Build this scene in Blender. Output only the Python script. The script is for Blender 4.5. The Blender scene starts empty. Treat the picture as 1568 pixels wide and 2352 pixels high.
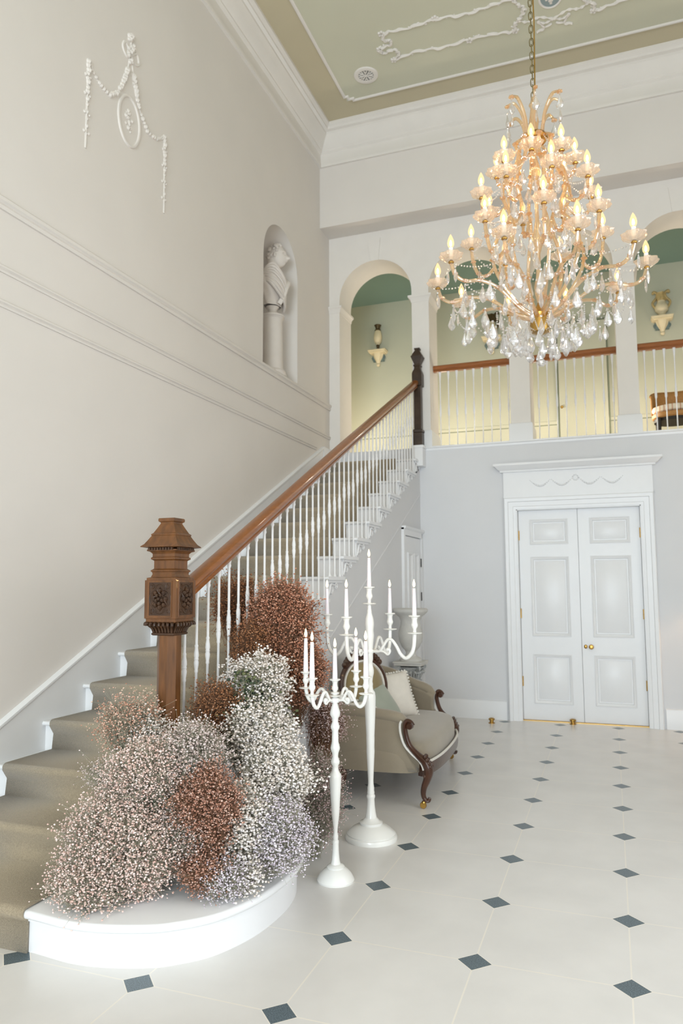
import bpy, math, random
import numpy as np
from mathutils import Vector, Matrix

S = bpy.context.scene
COL = S.collection
PI = math.pi
rng = random.Random(7)

# ------------------------------------------------------------------ camera
cam_d = bpy.data.cameras.new('camera')
cam = bpy.data.objects.new('camera', cam_d)
COL.objects.link(cam)
cam_d.sensor_fit = 'VERTICAL'
cam_d.sensor_height = 36.0
cam_d.sensor_width = 24.0
cam_d.lens = 1683.55 / 2352 * 36
cam_d.clip_start = 0.05
R0 = (0.939099593102653, 0.34361500917281373, -0.0045474944308706924)
R1 = (-0.03850389367765325, 0.09206290332807997, -0.9950084783570764)
R2 = (-0.34148119187752, 0.9345871534008863, 0.09968675083448462)
CAM = (-0.01614, -8.56028, 1.53508)
cam.matrix_world = Matrix(((R0[0], -R1[0], -R2[0], CAM[0]),
                           (R0[1], -R1[1], -R2[1], CAM[1]),
                           (R0[2], -R1[2], -R2[2], CAM[2]), (0, 0, 0, 1)))
cam_d.dof.use_dof = True
cam_d.dof.focus_distance = 3.5
cam_d.dof.aperture_fstop = 3.2
S.camera = cam

# ------------------------------------------------------------------ world, daylight, exposure
S.view_settings.view_transform = 'Standard'
S.view_settings.look = 'None'
S.view_settings.gamma = 1.0
S.view_settings.use_curve_mapping = False
S.view_settings.exposure = 0.04
S.cycles.max_bounces = 8
S.cycles.transmission_bounces = 7
S.cycles.transparent_max_bounces = 16
w = bpy.data.worlds.new('world')
S.world = w
w.use_nodes = True
bg = w.node_tree.nodes['Background']
bg.inputs[0].default_value = (0.80, 0.90, 1.0, 1)
bg.inputs[1].default_value = 0.6

def area(name, loc, target, sx, sy, power, col, spread=PI):
    d = bpy.data.lights.new(name, 'AREA')
    d.shape = 'RECTANGLE'
    d.size, d.size_y = sx, sy
    d.energy = power
    d.color = col
    d.spread = spread
    o = bpy.data.objects.new(name, d)
    COL.objects.link(o)
    o.location = loc
    o.rotation_euler = (Vector(target) - Vector(loc)).to_track_quat('-Z', 'Y').to_euler()
    return o

def point(name, loc, power, col, rad=0.05):
    d = bpy.data.lights.new(name, 'POINT')
    d.energy = power
    d.color = col
    d.shadow_soft_size = rad
    o = bpy.data.objects.new(name, d)
    COL.objects.link(o)
    o.location = loc
    return o

# daylight through the glazed doors and the tall windows of the front wall, behind the camera, and a side window
area('daylight_doors', (-0.35, -15.6, 1.9), (-0.35, 0, 1.9), 4.2, 3.4, 620, (0.76, 0.89, 1.0))
area('daylight_window', (-0.35, -15.6, 5.2), (-0.35, 0, 4.6), 3.6, 2.2, 95, (1.0, 0.92, 0.80))
area('daylight_side', (3.0, -6.6, 2.3), (-.6, -6.6, 0), 3.4, 2.8, 110, (0.92, 0.96, 1.0))

# ------------------------------------------------------------------ room numbers
XW = -3.345            # left wall face
XR = 2.63             # right wall face
YB = 0.12             # back wall face
YU = -0.21            # upper wall face
ZC = 7.36             # ceiling
ZG = 3.215            # gallery floor
ZS = 6.09             # soffit
YF = -15.7            # front wall
RI, GO, Y0 = 3.215 / 18, 0.361, -5.95

# ------------------------------------------------------------------ helpers
def lin(c):
    c = c / 255.0
    return c / 12.92 if c <= 0.04045 else ((c + 0.055) / 1.055) ** 2.4

def rgb(r, g, b):
    return (lin(r), lin(g), lin(b), 1)

def mat(name, col, rough=0.5, metal=0.0, var=0.0, scale=8, bump=0.0, bscale=60, stretch=None, trans=0.0, ior=1.45,
        emit=None, estr=0, sheen=0, coat=0, sss=0, col2=None):
    m = bpy.data.materials.new(name)
    m.use_nodes = True
    nt = m.node_tree
    b = nt.nodes['Principled BSDF']
    b.inputs['Base Color'].default_value = col
    b.inputs['Roughness'].default_value = rough
    b.inputs['Metallic'].default_value = metal
    b.inputs['Transmission Weight'].default_value = trans
    b.inputs['IOR'].default_value = ior
    b.inputs['Sheen Weight'].default_value = sheen
    b.inputs['Coat Weight'].default_value = coat
    if sss:
        b.inputs['Subsurface Weight'].default_value = sss
        b.inputs['Subsurface Scale'].default_value = 0.02
    if emit:
        b.inputs['Emission Color'].default_value = emit
        b.inputs['Emission Strength'].default_value = estr
    if var or bump or col2:
        tc = nt.nodes.new('ShaderNodeTexCoord')
        mp = nt.nodes.new('ShaderNodeMapping')
        if stretch:
            mp.inputs['Scale'].default_value = stretch
        nt.links.new(tc.outputs['Object'], mp.inputs['Vector'])
    if var or col2:
        n = nt.nodes.new('ShaderNodeTexNoise')
        n.inputs['Scale'].default_value = scale
        n.inputs['Detail'].default_value = 5
        nt.links.new(mp.outputs[0], n.inputs['Vector'])
        rp = nt.nodes.new('ShaderNodeValToRGB')
        rp.color_ramp.elements[0].position = 0.3
        rp.color_ramp.elements[1].position = 0.7
        c2 = col2 if col2 else tuple(c * (1 - var) for c in col[:3]) + (1,)
        rp.color_ramp.elements[0].color = c2
        rp.color_ramp.elements[1].color = col
        nt.links.new(n.outputs['Fac'], rp.inputs[0])
        nt.links.new(rp.outputs[0], b.inputs['Base Color'])
    if bump:
        n2 = nt.nodes.new('ShaderNodeTexNoise')
        n2.inputs['Scale'].default_value = bscale
        n2.inputs['Detail'].default_value = 4
        nt.links.new(mp.outputs[0], n2.inputs['Vector'])
        bm = nt.nodes.new('ShaderNodeBump')
        bm.inputs['Strength'].default_value = bump
        bm.inputs['Distance'].default_value = 0.004
        nt.links.new(n2.outputs['Fac'], bm.inputs['Height'])
        nt.links.new(bm.outputs[0], b.inputs['Normal'])
    return m

def fleck(name, cols, rough=0.7, trans=0.0):
    """many small pieces in one mesh, each piece its own tint"""
    m = bpy.data.materials.new(name)
    m.use_nodes = True
    nt = m.node_tree
    b = nt.nodes['Principled BSDF']
    b.inputs['Roughness'].default_value = rough
    g = nt.nodes.new('ShaderNodeNewGeometry')
    rp = nt.nodes.new('ShaderNodeValToRGB')
    e = rp.color_ramp.elements
    while len(e) < len(cols):
        e.new(0.5)
    for i, c in enumerate(cols):
        e[i].position = i / (len(cols) - 1)
        e[i].color = c
    nt.links.new(g.outputs['Random Per Island'], rp.inputs[0])
    nt.links.new(rp.outputs[0], b.inputs['Base Color'])
    return m

class MB:
    def __init__(s):
        s.v, s.f = [], []
    def add(s, vs, fs, M=None):
        o = len(s.v)
        if M is not None:
            vs = [tuple(M @ Vector(p)) for p in vs]
        s.v += [tuple(p) for p in vs]
        s.f += [tuple(i + o for i in f) for f in fs]
        return s
    def box(s, a, b, M=None):
        (x0, y0, z0), (x1, y1, z1) = a, b
        vs = [(x0, y0, z0), (x1, y0, z0), (x1, y1, z0), (x0, y1, z0), (x0, y0, z1), (x1, y0, z1), (x1, y1, z1), (x0, y1, z1)]
        return s.add(vs, [(3, 2, 1, 0), (4, 5, 6, 7), (0, 1, 5, 4), (1, 2, 6, 5), (2, 3, 7, 6), (3, 0, 4, 7)], M)
    def lathe(s, prof, n=20, M=None, sc=None, cap=True, rot=0.0):
        """prof [(r,z)...]; sc(angle, r, z) optional radius factor"""
        vs, fs = [], []
        for r, z in prof:
            for k in range(n):
                a = 2 * PI * k / n + rot
                q = r * (sc(a, r, z) if sc else 1)
                vs.append((q * math.cos(a), q * math.sin(a), z))
        for i in range(len(prof) - 1):
            for k in range(n):
                k2 = (k + 1) % n
                fs.append((i * n + k, i * n + k2, (i + 1) * n + k2, (i + 1) * n + k))
        if cap:
            if prof[0][0] > 1e-6:
                fs.append(tuple(range(n - 1, -1, -1)))
            if prof[-1][0] > 1e-6:
                o = (len(prof) - 1) * n
                fs.append(tuple(range(o, o + n)))
        return s.add(vs, fs, M)
    def tube(s, path, rad, n=8, M=None, flat=1.0, up=(0, 0, 1), cap=True):
        P = [Vector(p) for p in path]
        rads = rad if isinstance(rad, (list, tuple)) else [rad] * len(P)
        vs, fs = [], []
        prev = None
        for i, p in enumerate(P):
            t = (P[min(i + 1, len(P) - 1)] - P[max(i - 1, 0)])
            if t.length < 1e-9:
                t = Vector((0, 0, 1))
            t.normalize()
            if prev is None:
                u = Vector(up)
                if abs(u.dot(t)) > 0.95:
                    u = Vector((1, 0, 0)) if abs(t.x) < 0.9 else Vector((0, 1, 0))
            else:
                u = prev
            u = (u - t * u.dot(t))
            if u.length < 1e-6:
                u = t.orthogonal()
            u.normalize()
            prev = u
            b = t.cross(u)
            for k in range(n):
                a = 2 * PI * k / n
                vs.append(tuple(p + (u * math.cos(a) * flat + b * math.sin(a)) * rads[i]))
        for i in range(len(P) - 1):
            for k in range(n):
                k2 = (k + 1) % n
                fs.append((i * n + k, i * n + k2, (i + 1) * n + k2, (i + 1) * n + k))
        if cap:
            fs.append(tuple(range(n - 1, -1, -1)))
            o = (len(P) - 1) * n
            fs.append(tuple(range(o, o + n)))
        return s.add(vs, fs, M)
    def sweep(s, path, prof, up=(0, 0, 1), closed=False, M=None):
        """profile [(a,b)...] closed polygon: a across (right of travel), b along up; mitred on corners"""
        P = [Vector(p) for p in path]
        n = len(prof)
        vs, fs = [], []
        up = Vector(up).normalized()
        L = len(P)
        for i in range(L):
            if closed:
                d0 = (P[i] - P[i - 1]).normalized()
                d1 = (P[(i + 1) % L] - P[i]).normalized()
            else:
                d0 = (P[i] - P[i - 1]).normalized() if i > 0 else (P[1] - P[0]).normalized()
                d1 = (P[i + 1] - P[i]).normalized() if i < L - 1 else d0
            r0, r1 = d0.cross(up).normalized(), d1.cross(up).normalized()
            m = (r0 + r1)
            m.normalize()
            m = m / max(0.3, m.dot(r0))
            t = (d0 + d1).normalized()
            uu = up
            for a, b in prof:
                vs.append(tuple(P[i] + m * a + uu * b))
        seg = L if closed else L - 1
        for i in range(seg):
            j = (i + 1) % L
            for k in range(n):
                k2 = (k + 1) % n
                fs.append((i * n + k, j * n + k, j * n + k2, i * n + k2))
        if not closed:
            fs.append(tuple(range(n)))
            fs.append(tuple(range((L - 1) * n + n - 1, (L - 1) * n - 1, -1)))
        return s.add(vs, fs, M)
    def prism(s, poly, axis, a, b, M=None):
        """poly of 2-D points extruded along axis from a to b. axis x: (y,z); y: (x,z); z: (x,y)"""
        def pt(p, t):
            return {'x': (t, p[0], p[1]), 'y': (p[0], t, p[1]), 'z': (p[0], p[1], t)}[axis]
        n = len(poly)
        vs = [pt(p, a) for p in poly] + [pt(p, b) for p in poly]
        fs = [tuple(range(n - 1, -1, -1)), tuple(range(n, 2 * n))]
        fs += [(i, (i + 1) % n, (i + 1) % n + n, i + n) for i in range(n)]
        return s.add(vs, fs, M)
    def ball(s, c, r, n=8, sz=1.0):
        m = max(4, n // 2)
        prof = [(r * math.sin(PI * i / m), -r * sz * math.cos(PI * i / m)) for i in range(m + 1)]
        prof[0] = (0.0, -r * sz)
        prof[-1] = (0.0, r * sz)
        return s.lathe(prof, n, Matrix.Translation(c), cap=False)
    def grid(s, fn, nu, nv, closed_u=False):
        vs = [fn(i / (nu if closed_u else nu - 1), j / (nv - 1)) for j in range(nv) for i in range(nu)]
        fs = []
        for j in range(nv - 1):
            for i in range(nu if closed_u else nu - 1):
                i2 = (i + 1) % nu
                fs.append((j * nu + i, j * nu + i2, (j + 1) * nu + i2, (j + 1) * nu + i))
        return s.add(vs, fs)
    def build(s, name, m, parent=None, smooth=True, ang=38, loc=None):
        me = bpy.data.meshes.new(name)
        vs = s.v
        if loc is not None:
            vs = [(x - loc[0], y - loc[1], z - loc[2]) for x, y, z in vs]
        me.from_pydata(vs, [], s.f)
        me.update()
        import bmesh
        bm = bmesh.new()
        bm.from_mesh(me)
        bmesh.ops.remove_doubles(bm, verts=bm.verts, dist=1e-6)
        bmesh.ops.recalc_face_normals(bm, faces=bm.faces)
        bm.to_mesh(me)
        bm.free()
        if smooth:
            me.shade_smooth()
            me.set_sharp_from_angle(angle=math.radians(ang))
        me.materials.append(m)
        o = bpy.data.objects.new(name, me)
        COL.objects.link(o)
        if loc is not None:
            o.location = loc
        if parent is not None:
            o.parent = parent
        return o

def thing(name, label, cat, loc=(0, 0, 0), rz=0, group=None):
    o = bpy.data.objects.new(name, None)
    COL.objects.link(o)
    o.location = loc
    o.rotation_euler = (0, 0, rz)
    o['label'] = label
    o['category'] = cat
    if group:
        o['group'] = group
    return o

def tag(o, label, cat, group=None):
    o['label'] = label
    o['category'] = cat
    if group:
        o['group'] = group
    return o

def struct(o, label=None):
    o['kind'] = 'structure'
    if label:
        o['label'] = label
    return o

def copy_tree(o, parent=None, loc=None, rz=None):
    c = o.copy()
    COL.objects.link(c)
    if parent is not None:
        c.parent = parent
    if loc is not None:
        c.location = loc
    if rz is not None:
        c.rotation_euler = (0, 0, rz)
    for ch in list(o.children):
        copy_tree(ch, c)
    return c

def bez(p0, p1, p2, p3, n=10):
    out = []
    for i in range(n + 1):
        t = i / n
        u = 1 - t
        out.append(tuple(u ** 3 * a + 3 * u * u * t * b + 3 * u * t * t * c + t ** 3 * d for a, b, c, d in zip(p0, p1, p2, p3)))
    return out

def smoothpath(pts, n=5):
    """Catmull-Rom through the points"""
    P = [Vector(p) for p in pts]
    out = []
    for i in range(len(P) - 1):
        a = P[i - 1] if i > 0 else P[i] * 2 - P[i + 1]
        b, c = P[i], P[i + 1]
        d = P[i + 2] if i + 2 < len(P) else P[i + 1] * 2 - P[i]
        for k in range(n):
            t = k / n
            out.append(tuple(0.5 * ((2 * b) + (c - a) * t + (2 * a - 5 * b + 4 * c - d) * t * t + (3 * b - a - 3 * c + d) * t ** 3)))
    out.append(tuple(P[-1]))
    return out

# ------------------------------------------------------------------ materials
M_WALL = mat('wall_paint', rgb(226, 220, 213), 0.85, var=0.03, scale=2, bump=0.05, bscale=40)
M_WALLB = mat('back_wall_paint', rgb(222, 222, 223), 0.85, var=0.03, scale=2, bump=0.05, bscale=40)
M_PLAST = mat('white_plaster', rgb(232, 227, 220), 0.8, var=0.03, scale=5)
M_TRIM = mat('white_gloss_paint', rgb(236, 236, 236), 0.35, var=0.02, scale=5)
M_CEIL = mat('sage_ceiling_paint', rgb(210, 209, 188), 0.9, var=0.03, scale=2)
M_BORD = mat('olive_ceiling_border', rgb(202, 192, 164), 0.9, var=0.03, scale=3)
M_CORR = mat('gallery_wall_paint', rgb(190, 191, 172), 0.85, var=0.03, scale=2)
M_CORC = mat('gallery_ceiling_paint', rgb(120, 144, 134), 0.9, var=0.03, scale=2)
M_CORD = mat('gallery_dado_line', rgb(120, 128, 108), 0.7, var=0.05)
M_OAK = mat('carved_oak', rgb(120, 76, 38), 0.4, var=0.55, scale=6, stretch=(6, 6, 0.8), bump=0.15, bscale=30, coat=0.15)
M_OAKD = mat('dark_carved_oak', rgb(74, 48, 28), 0.45, var=0.5, scale=20, bump=0.5, bscale=50)
M_RAIL = mat('polished_handrail_wood', rgb(150, 90, 40), 0.3, var=0.28, scale=7, stretch=(8, 0.7, 8), coat=0.3)
M_GRAIL = mat('polished_gallery_rail_wood', rgb(164, 100, 54), 0.3, var=0.35, scale=7, stretch=(0.7, 8, 8), coat=0.3)
M_DARKW = mat('dark_walnut', rgb(70, 54, 40), 0.4, var=0.5, scale=12, bump=0.3, bscale=40)
M_CARP = mat('taupe_carpet', rgb(178, 162, 136), 1.0, var=0.3, scale=160, bump=0.9, bscale=300, sheen=0.3)
M_CANDL = mat('white_enamel_metal', rgb(236, 234, 228), 0.25, var=0.02, scale=6, coat=0.3)
M_WAX = mat('white_wax', rgb(240, 234, 238), 0.4, sss=0.3, var=0.02)
M_WICK = mat('burnt_wick', rgb(60, 40, 25), 0.9, var=0.2)
M_FLAME = mat('candle_flame', rgb(255, 220, 150), 0.5, emit=(1.0, 0.72, 0.36, 1), estr=9)
M_VELV = mat('taupe_velvet', rgb(152, 140, 120), 0.9, var=0.14, scale=5, bump=0.2, bscale=250, sheen=0.5)
M_VELG = mat('gold_velvet', rgb(150, 132, 92), 0.9, var=0.15, scale=6, sheen=0.5)
M_SOFW = mat('carved_mahogany', rgb(78, 46, 30), 0.28, var=0.45, scale=14, bump=0.2, bscale=40, coat=0.4)
M_BRAID = mat('white_braid', rgb(232, 228, 220), 0.8, var=0.1, scale=80)
M_LINEN = mat('white_linen', rgb(232, 226, 216), 0.9, var=0.06, scale=20, bump=0.3, bscale=200)
M_SAGE = mat('sage_velvet', rgb(168, 174, 160), 0.85, var=0.15, scale=6, sheen=0.4)
M_BRASS = mat('aged_brass', rgb(190, 150, 80), 0.3, metal=1.0, var=0.2, scale=15)
M_STONE = mat('pale_stone', rgb(210, 208, 202), 0.8, var=0.12, scale=14, bump=0.4, bscale=30)
M_STONED = mat('weathered_stone', rgb(200, 202, 200), 0.85, var=0.45, scale=22, bump=0.6, bscale=30)
M_MARB = mat('white_marble', rgb(226, 218, 210), 0.45, var=0.08, scale=6)
M_GILT = mat('gilt_plaster', rgb(196, 172, 118), 0.5, var=0.4, scale=20, bump=0.3, bscale=40)
M_CREAM = mat('cream_plaster', rgb(226, 212, 178), 0.6, var=0.1, scale=12)
M_BLUEB = mat('blue_grey_paint', rgb(110, 128, 128), 0.7, var=0.15)
M_BRONZE = mat('dark_bronze', rgb(92, 78, 50), 0.4, metal=0.6, var=0.3, scale=20)
M_CHAIN = mat('antique_brass_chain', rgb(150, 138, 100), 0.35, metal=0.8, var=0.4, scale=30)
M_CANE = mat('woven_cane', rgb(190, 140, 80), 0.6, var=0.25, scale=60, bump=0.4, bscale=120)
M_DARK = mat('dark_frame', rgb(40, 36, 30), 0.6, var=0.2)
M_STEM = mat('dry_stems', rgb(184, 180, 158), 0.9, var=0.3, scale=20)
M_STEMR = mat('brown_stems', rgb(142, 106, 80), 0.9, var=0.3, scale=20)
M_MEDB = mat('blue_grey_medallion', rgb(150, 164, 166), 0.85, var=0.05)
M_VENT = mat('grey_vent', rgb(150, 148, 144), 0.8, var=0.2, scale=20)

def striped():
    m = mat('striped_cushion', rgb(226, 216, 196), 0.9)
    nt = m.node_tree
    tc = nt.nodes.new('ShaderNodeTexCoord')
    wv = nt.nodes.new('ShaderNodeTexWave')
    wv.inputs['Scale'].default_value = 7
    nt.links.new(tc.outputs['Object'], wv.inputs['Vector'])
    rp = nt.nodes.new('ShaderNodeValToRGB')
    rp.color_ramp.elements[0].color = rgb(200, 160, 130)
    rp.color_ramp.elements[0].position = 0.1
    rp.color_ramp.elements[1].color = rgb(230, 220, 200)
    rp.color_ramp.elements[1].position = 0.3
    nt.links.new(wv.outputs['Fac'], rp.inputs[0])
    nt.links.new(rp.outputs[0], nt.nodes['Principled BSDF'].inputs['Base Color'])
    return m
M_STRIPE = striped()

def glass(name, tint, k_clear, k_refr, rough=0.0, k_gloss=0.2):
    """cut glass: partly refracting, partly clear, with a sharp reflection"""
    m = bpy.data.materials.new(name)
    m.use_nodes = True
    nt = m.node_tree
    nt.nodes.remove(nt.nodes['Principled BSDF'])
    out = nt.nodes['Material Output']
    tr = nt.nodes.new('ShaderNodeBsdfTransparent')
    tr.inputs[0].default_value = tint
    gl = nt.nodes.new('ShaderNodeBsdfGlass')
    gl.inputs['Color'].default_value = tint
    gl.inputs['IOR'].default_value = 1.5
    gl.inputs['Roughness'].default_value = rough
    gs = nt.nodes.new('ShaderNodeBsdfGlossy')
    gs.inputs['Roughness'].default_value = 0.08
    gs.inputs['Color'].default_value = (1, 1, 1, 1)
    df = nt.nodes.new('ShaderNodeBsdfTranslucent')
    df.inputs[0].default_value = tint
    mx1 = nt.nodes.new('ShaderNodeMixShader')
    mx1.inputs[0].default_value = k_refr
    nt.links.new(tr.outputs[0], mx1.inputs[1])
    nt.links.new(gl.outputs[0], mx1.inputs[2])
    lw = nt.nodes.new('ShaderNodeLayerWeight')
    lw.inputs[0].default_value = 0.35
    mul = nt.nodes.new('ShaderNodeMath')
    mul.operation = 'MULTIPLY_ADD'
    mul.inputs[1].default_value = 0.5
    mul.inputs[2].default_value = k_gloss * 0.3
    nt.links.new(lw.outputs['Facing'], mul.inputs[0])
    mx2 = nt.nodes.new('ShaderNodeMixShader')
    nt.links.new(mul.outputs[0], mx2.inputs[0])
    nt.links.new(mx1.outputs[0], mx2.inputs[1])
    nt.links.new(gs.outputs[0], mx2.inputs[2])
    mx3 = nt.nodes.new('ShaderNodeMixShader')
    mx3.inputs[0].default_value = 1 - k_clear
    nt.links.new(mx2.outputs[0], mx3.inputs[1])
    nt.links.new(df.outputs[0], mx3.inputs[2])
    nt.links.new(mx3.outputs[0], out.inputs[0])
    return m
M_CRYS = glass('cut_crystal', (0.98, 0.98, 0.99, 1), 0.93, 0.55, k_gloss=.45)
M_DISH = glass('pressed_glass', (1.0, 0.95, 0.90, 1), 0.86, 0.30)
M_ARM = glass('gilded_glass', (1.0, 0.83, 0.58, 1), 0.80, 0.30, k_gloss=.7)
M_SLEEVE = mat('candle_sleeve_white', rgb(238, 236, 230), 0.4, var=0.02)
M_BULBC = mat('lit_filament', rgb(255, 230, 190), 0.3, emit=(1.0, 0.80, 0.50, 1), estr=14)

def bulb_mat():
    m = bpy.data.materials.new('lit_bulb')
    m.use_nodes = True
    nt = m.node_tree
    nt.nodes.remove(nt.nodes['Principled BSDF'])
    em = nt.nodes.new('ShaderNodeEmission')
    em.inputs[0].default_value = (1.0, 0.66, 0.32, 1)
    em.inputs[1].default_value = 1.6
    tr = nt.nodes.new('ShaderNodeBsdfTransparent')
    mx = nt.nodes.new('ShaderNodeMixShader')
    mx.inputs[0].default_value = 0.55
    nt.links.new(tr.outputs[0], mx.inputs[1])
    nt.links.new(em.outputs[0], mx.inputs[2])
    nt.links.new(mx.outputs[0], nt.nodes['Material Output'].inputs[0])
    return m
M_BULB = bulb_mat()

def floor_mat():
    m = bpy.data.materials.new('octagon_and_dot_tiles')
    m.use_nodes = True
    nt = m.node_tree
    L = nt.links.new
    b = nt.nodes['Principled BSDF']
    tc = nt.nodes.new('ShaderNodeTexCoord')
    sp = nt.nodes.new('ShaderNodeSeparateXYZ')
    L(tc.outputs['Object'], sp.inputs[0])
    def M(op, *ins):
        n = nt.nodes.new('ShaderNodeMath')
        n.operation = op
        for i, x in enumerate(ins):
            if isinstance(x, (int, float)):
                n.inputs[i].default_value = x
            else:
                L(x, n.inputs[i])
        return n.outputs[0]
    def near(o):   # distance to the nearest multiple of 0.6
        q = M('DIVIDE', o, 0.6)
        return M('MULTIPLY', M('ABSOLUTE', M('SUBTRACT', q, M('ROUND', q))), 0.6)
    dx, dy = near(sp.outputs[0]), near(sp.outputs[1])
    man = M('ADD', dx, dy)
    dot = M('LESS_THAN', man, 0.0695)
    rim = M('LESS_THAN', man, 0.0755)
    line = M('LESS_THAN', M('MINIMUM', dx, dy), 0.0032)
    gr = M('SUBTRACT', M('MAXIMUM', rim, line), dot)
    gr = M('MAXIMUM', gr, 0.0)
    no = nt.nodes.new('ShaderNodeTexNoise')
    no.inputs['Scale'].default_value = 3
    no.inputs['Detail'].default_value = 6
    L(tc.outputs['Object'], no.inputs['Vector'])
    rp = nt.nodes.new('ShaderNodeValToRGB')
    rp.color_ramp.elements[0].position = 0.35
    rp.color_ramp.elements[1].position = 0.65
    rp.color_ramp.elements[0].color = rgb(220, 217, 213)
    rp.color_ramp.elements[1].color = rgb(227, 224, 220)
    L(no.outputs['Fac'], rp.inputs[0])
    n2 = nt.nodes.new('ShaderNodeTexNoise')
    n2.inputs['Scale'].default_value = 220
    L(tc.outputs['Object'], n2.inputs['Vector'])
    rp2 = nt.nodes.new('ShaderNodeValToRGB')
    rp2.color_ramp.elements[0].position = 0.35
    rp2.color_ramp.elements[1].position = 0.7
    rp2.color_ramp.elements[0].color = rgb(62, 76, 84)
    rp2.color_ramp.elements[1].color = rgb(112, 128, 136)
    L(n2.outputs['Fac'], rp2.inputs[0])
    mx = nt.nodes.new('ShaderNodeMix')
    mx.data_type = 'RGBA'
    L(gr, mx.inputs[0])
    L(rp.outputs[0], mx.inputs[6])
    mx.inputs[7].default_value = rgb(236, 230, 220)
    mx2 = nt.nodes.new('ShaderNodeMix')
    mx2.data_type = 'RGBA'
    L(dot, mx2.inputs[0])
    L(mx.outputs[2], mx2.inputs[6])
    L(rp2.outputs[0], mx2.inputs[7])
    L(mx2.outputs[2], b.inputs['Base Color'])
    b.inputs['Roughness'].default_value = 0.28
    b.inputs['Specular IOR Level'].default_value = 0.5
    bm = nt.nodes.new('ShaderNodeBump')
    bm.inputs['Strength'].default_value = 0.5
    bm.inputs['Distance'].default_value = 0.002
    L(M('SUBTRACT', 1.0, gr), bm.inputs['Height'])
    L(bm.outputs[0], b.inputs['Normal'])
    return m
M_FLOOR = floor_mat()

# ================================================================== STRUCTURE
b = MB().box((XW - 0.6, YF - 0.4, -0.2), (XR + 0.3, 2.3, 0))
struct(b.build('floor', M_FLOOR, smooth=False))

# ---- left wall with the round-headed niche
NY, NR, NZ0, NZS = -1.375, 0.45, 3.86, 5.085   # niche centre, radius, sill, spring
b = MB()
n = 24
arc = [(NY - NR * math.cos(PI * i / n), NZS + NR * math.sin(PI * i / n)) for i in range(n + 1)]
def quad(b, pts):
    b.add(pts, [tuple(range(len(pts)))])
X = XW
yl, yr = NY - NR, NY + NR
quad(b, [(X, YF, 0), (X, yl, 0), (X, yl, ZC), (X, YF, ZC)])
quad(b, [(X, yr, 0), (X, .57, 0), (X, .57, ZC), (X, yr, ZC)])
quad(b, [(X, yl, 0), (X, yr, 0), (X, yr, NZ0), (X, yl, NZ0)])
for i in range(n):
    quad(b, [(X, arc[i][0], arc[i][1]), (X, arc[i + 1][0], arc[i + 1][1]), (X, arc[i + 1][0], ZC), (X, arc[i][0], ZC)])
struct(b.build('wall_left', M_WALL, smooth=False))
b = MB()
# half-round niche body and quarter-sphere head
m = 20
def nb(u, v):
    a = PI * u
    return (X - NR * 0.9 * math.sin(a), NY - NR * math.cos(a), NZ0 + (NZS - NZ0) * v)
b.grid(nb, m + 1, 2)
def nh(u, v):
    a, e = PI * u, PI / 2 * v
    return (X - NR * 0.9 * math.sin(a) * math.cos(e), NY - NR * math.cos(a) * math.cos(e), NZS + NR * math.sin(e))
b.grid(nh, m + 1, 11)
b.add([(X - NR * 0.9 * math.sin(PI * i / m), NY - NR * math.cos(PI * i / m), NZ0) for i in range(m + 1)], [tuple(range(m + 1))])
struct(b.build('wall_left_niche', M_WALL, ang=50))
# horizontal mouldings of the left wall
def wall_mould(name, z, h, d, y0=YF, y1=YB):
    d *= .65
    prof = [(0, 0), (d * .5, 0), (d * .7, h * .25), (d * .45, h * .45), (d, h * .6), (d, h * .85), (d * .6, h), (0, h)]
    bb = MB().sweep([(XW, y0, z), (XW, y1, z)], prof)
    return struct(bb.build(name, M_WALL))
wall_mould('trim_1', 3.775, 0.08, 0.045)
wall_mould('trim_2', 3.395, 0.045, 0.03)
wall_mould('trim_3', 3.185, 0.045, 0.03, y1=-0.35)

# ---- right wall and front wall (behind the camera) with the openings that let the daylight in
b = MB().box((XR, -4.4, 0), (XR + 0.3, 2.3, ZC)).box((XR, YF, 0), (XR + 0.3, -8.2, ZC)).box((XR, -8.2, 3.8), (XR + 0.3, -4.4, ZC)).box((XR, -8.2, 0), (XR + 0.3, -4.4, .3))
struct(b.build('wall_right', M_WALL, smooth=False))
b = MB()
b.box((XW - 0.6, YF - 0.3, 3.7), (XR + 0.3, YF, 4.0))
b.box((XW - 0.6, YF - 0.3, 6.4), (XR + 0.3, YF, ZC))
for z0, z1, hx in ((0, 3.7, 2.15), (4.0, 6.4, 1.9)):
    b.box((XW - 0.6, YF - 0.3, z0), (-0.35 - hx, YF, z1))
    b.box((-0.35 + hx, YF - 0.3, z0), (XR + 0.3, YF, z1))
struct(b.build('wall_front', M_WALL, smooth=False))

# ---- ceiling: olive border, sage field, raised line
b = MB().box((XW - 0.6, YF - 0.3, ZC), (XR + 0.3, YU + 0.1, ZC + 0.2))
struct(b.build('ceiling', M_BORD, smooth=False))
FX0, FX1, FY0, FY1 = -2.79, 2.09, -13.0, -0.71
b = MB().box((FX0, FY0, ZC - 0.004), (FX1, FY1, ZC + 0.01))
struct(b.build('ceiling_field', M_CEIL, smooth=False))
b = MB()
i_ = 0.09
loop = [(FX0, FY0), (FX0, FY1 - i_), (FX0 + i_ * .4, FY1 - i_), (FX0 + i_ * .4, FY1 - i_ * .4), (FX0 + i_, FY1 - i_ * .4), (FX0 + i_, FY1),
        (FX1 - i_, FY1), (FX1 - i_, FY1 - i_ * .4), (FX1 - i_ * .4, FY1 - i_ * .4), (FX1 - i_ * .4, FY1 - i_), (FX1, FY1 - i_), (FX1, FY0)]
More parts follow.
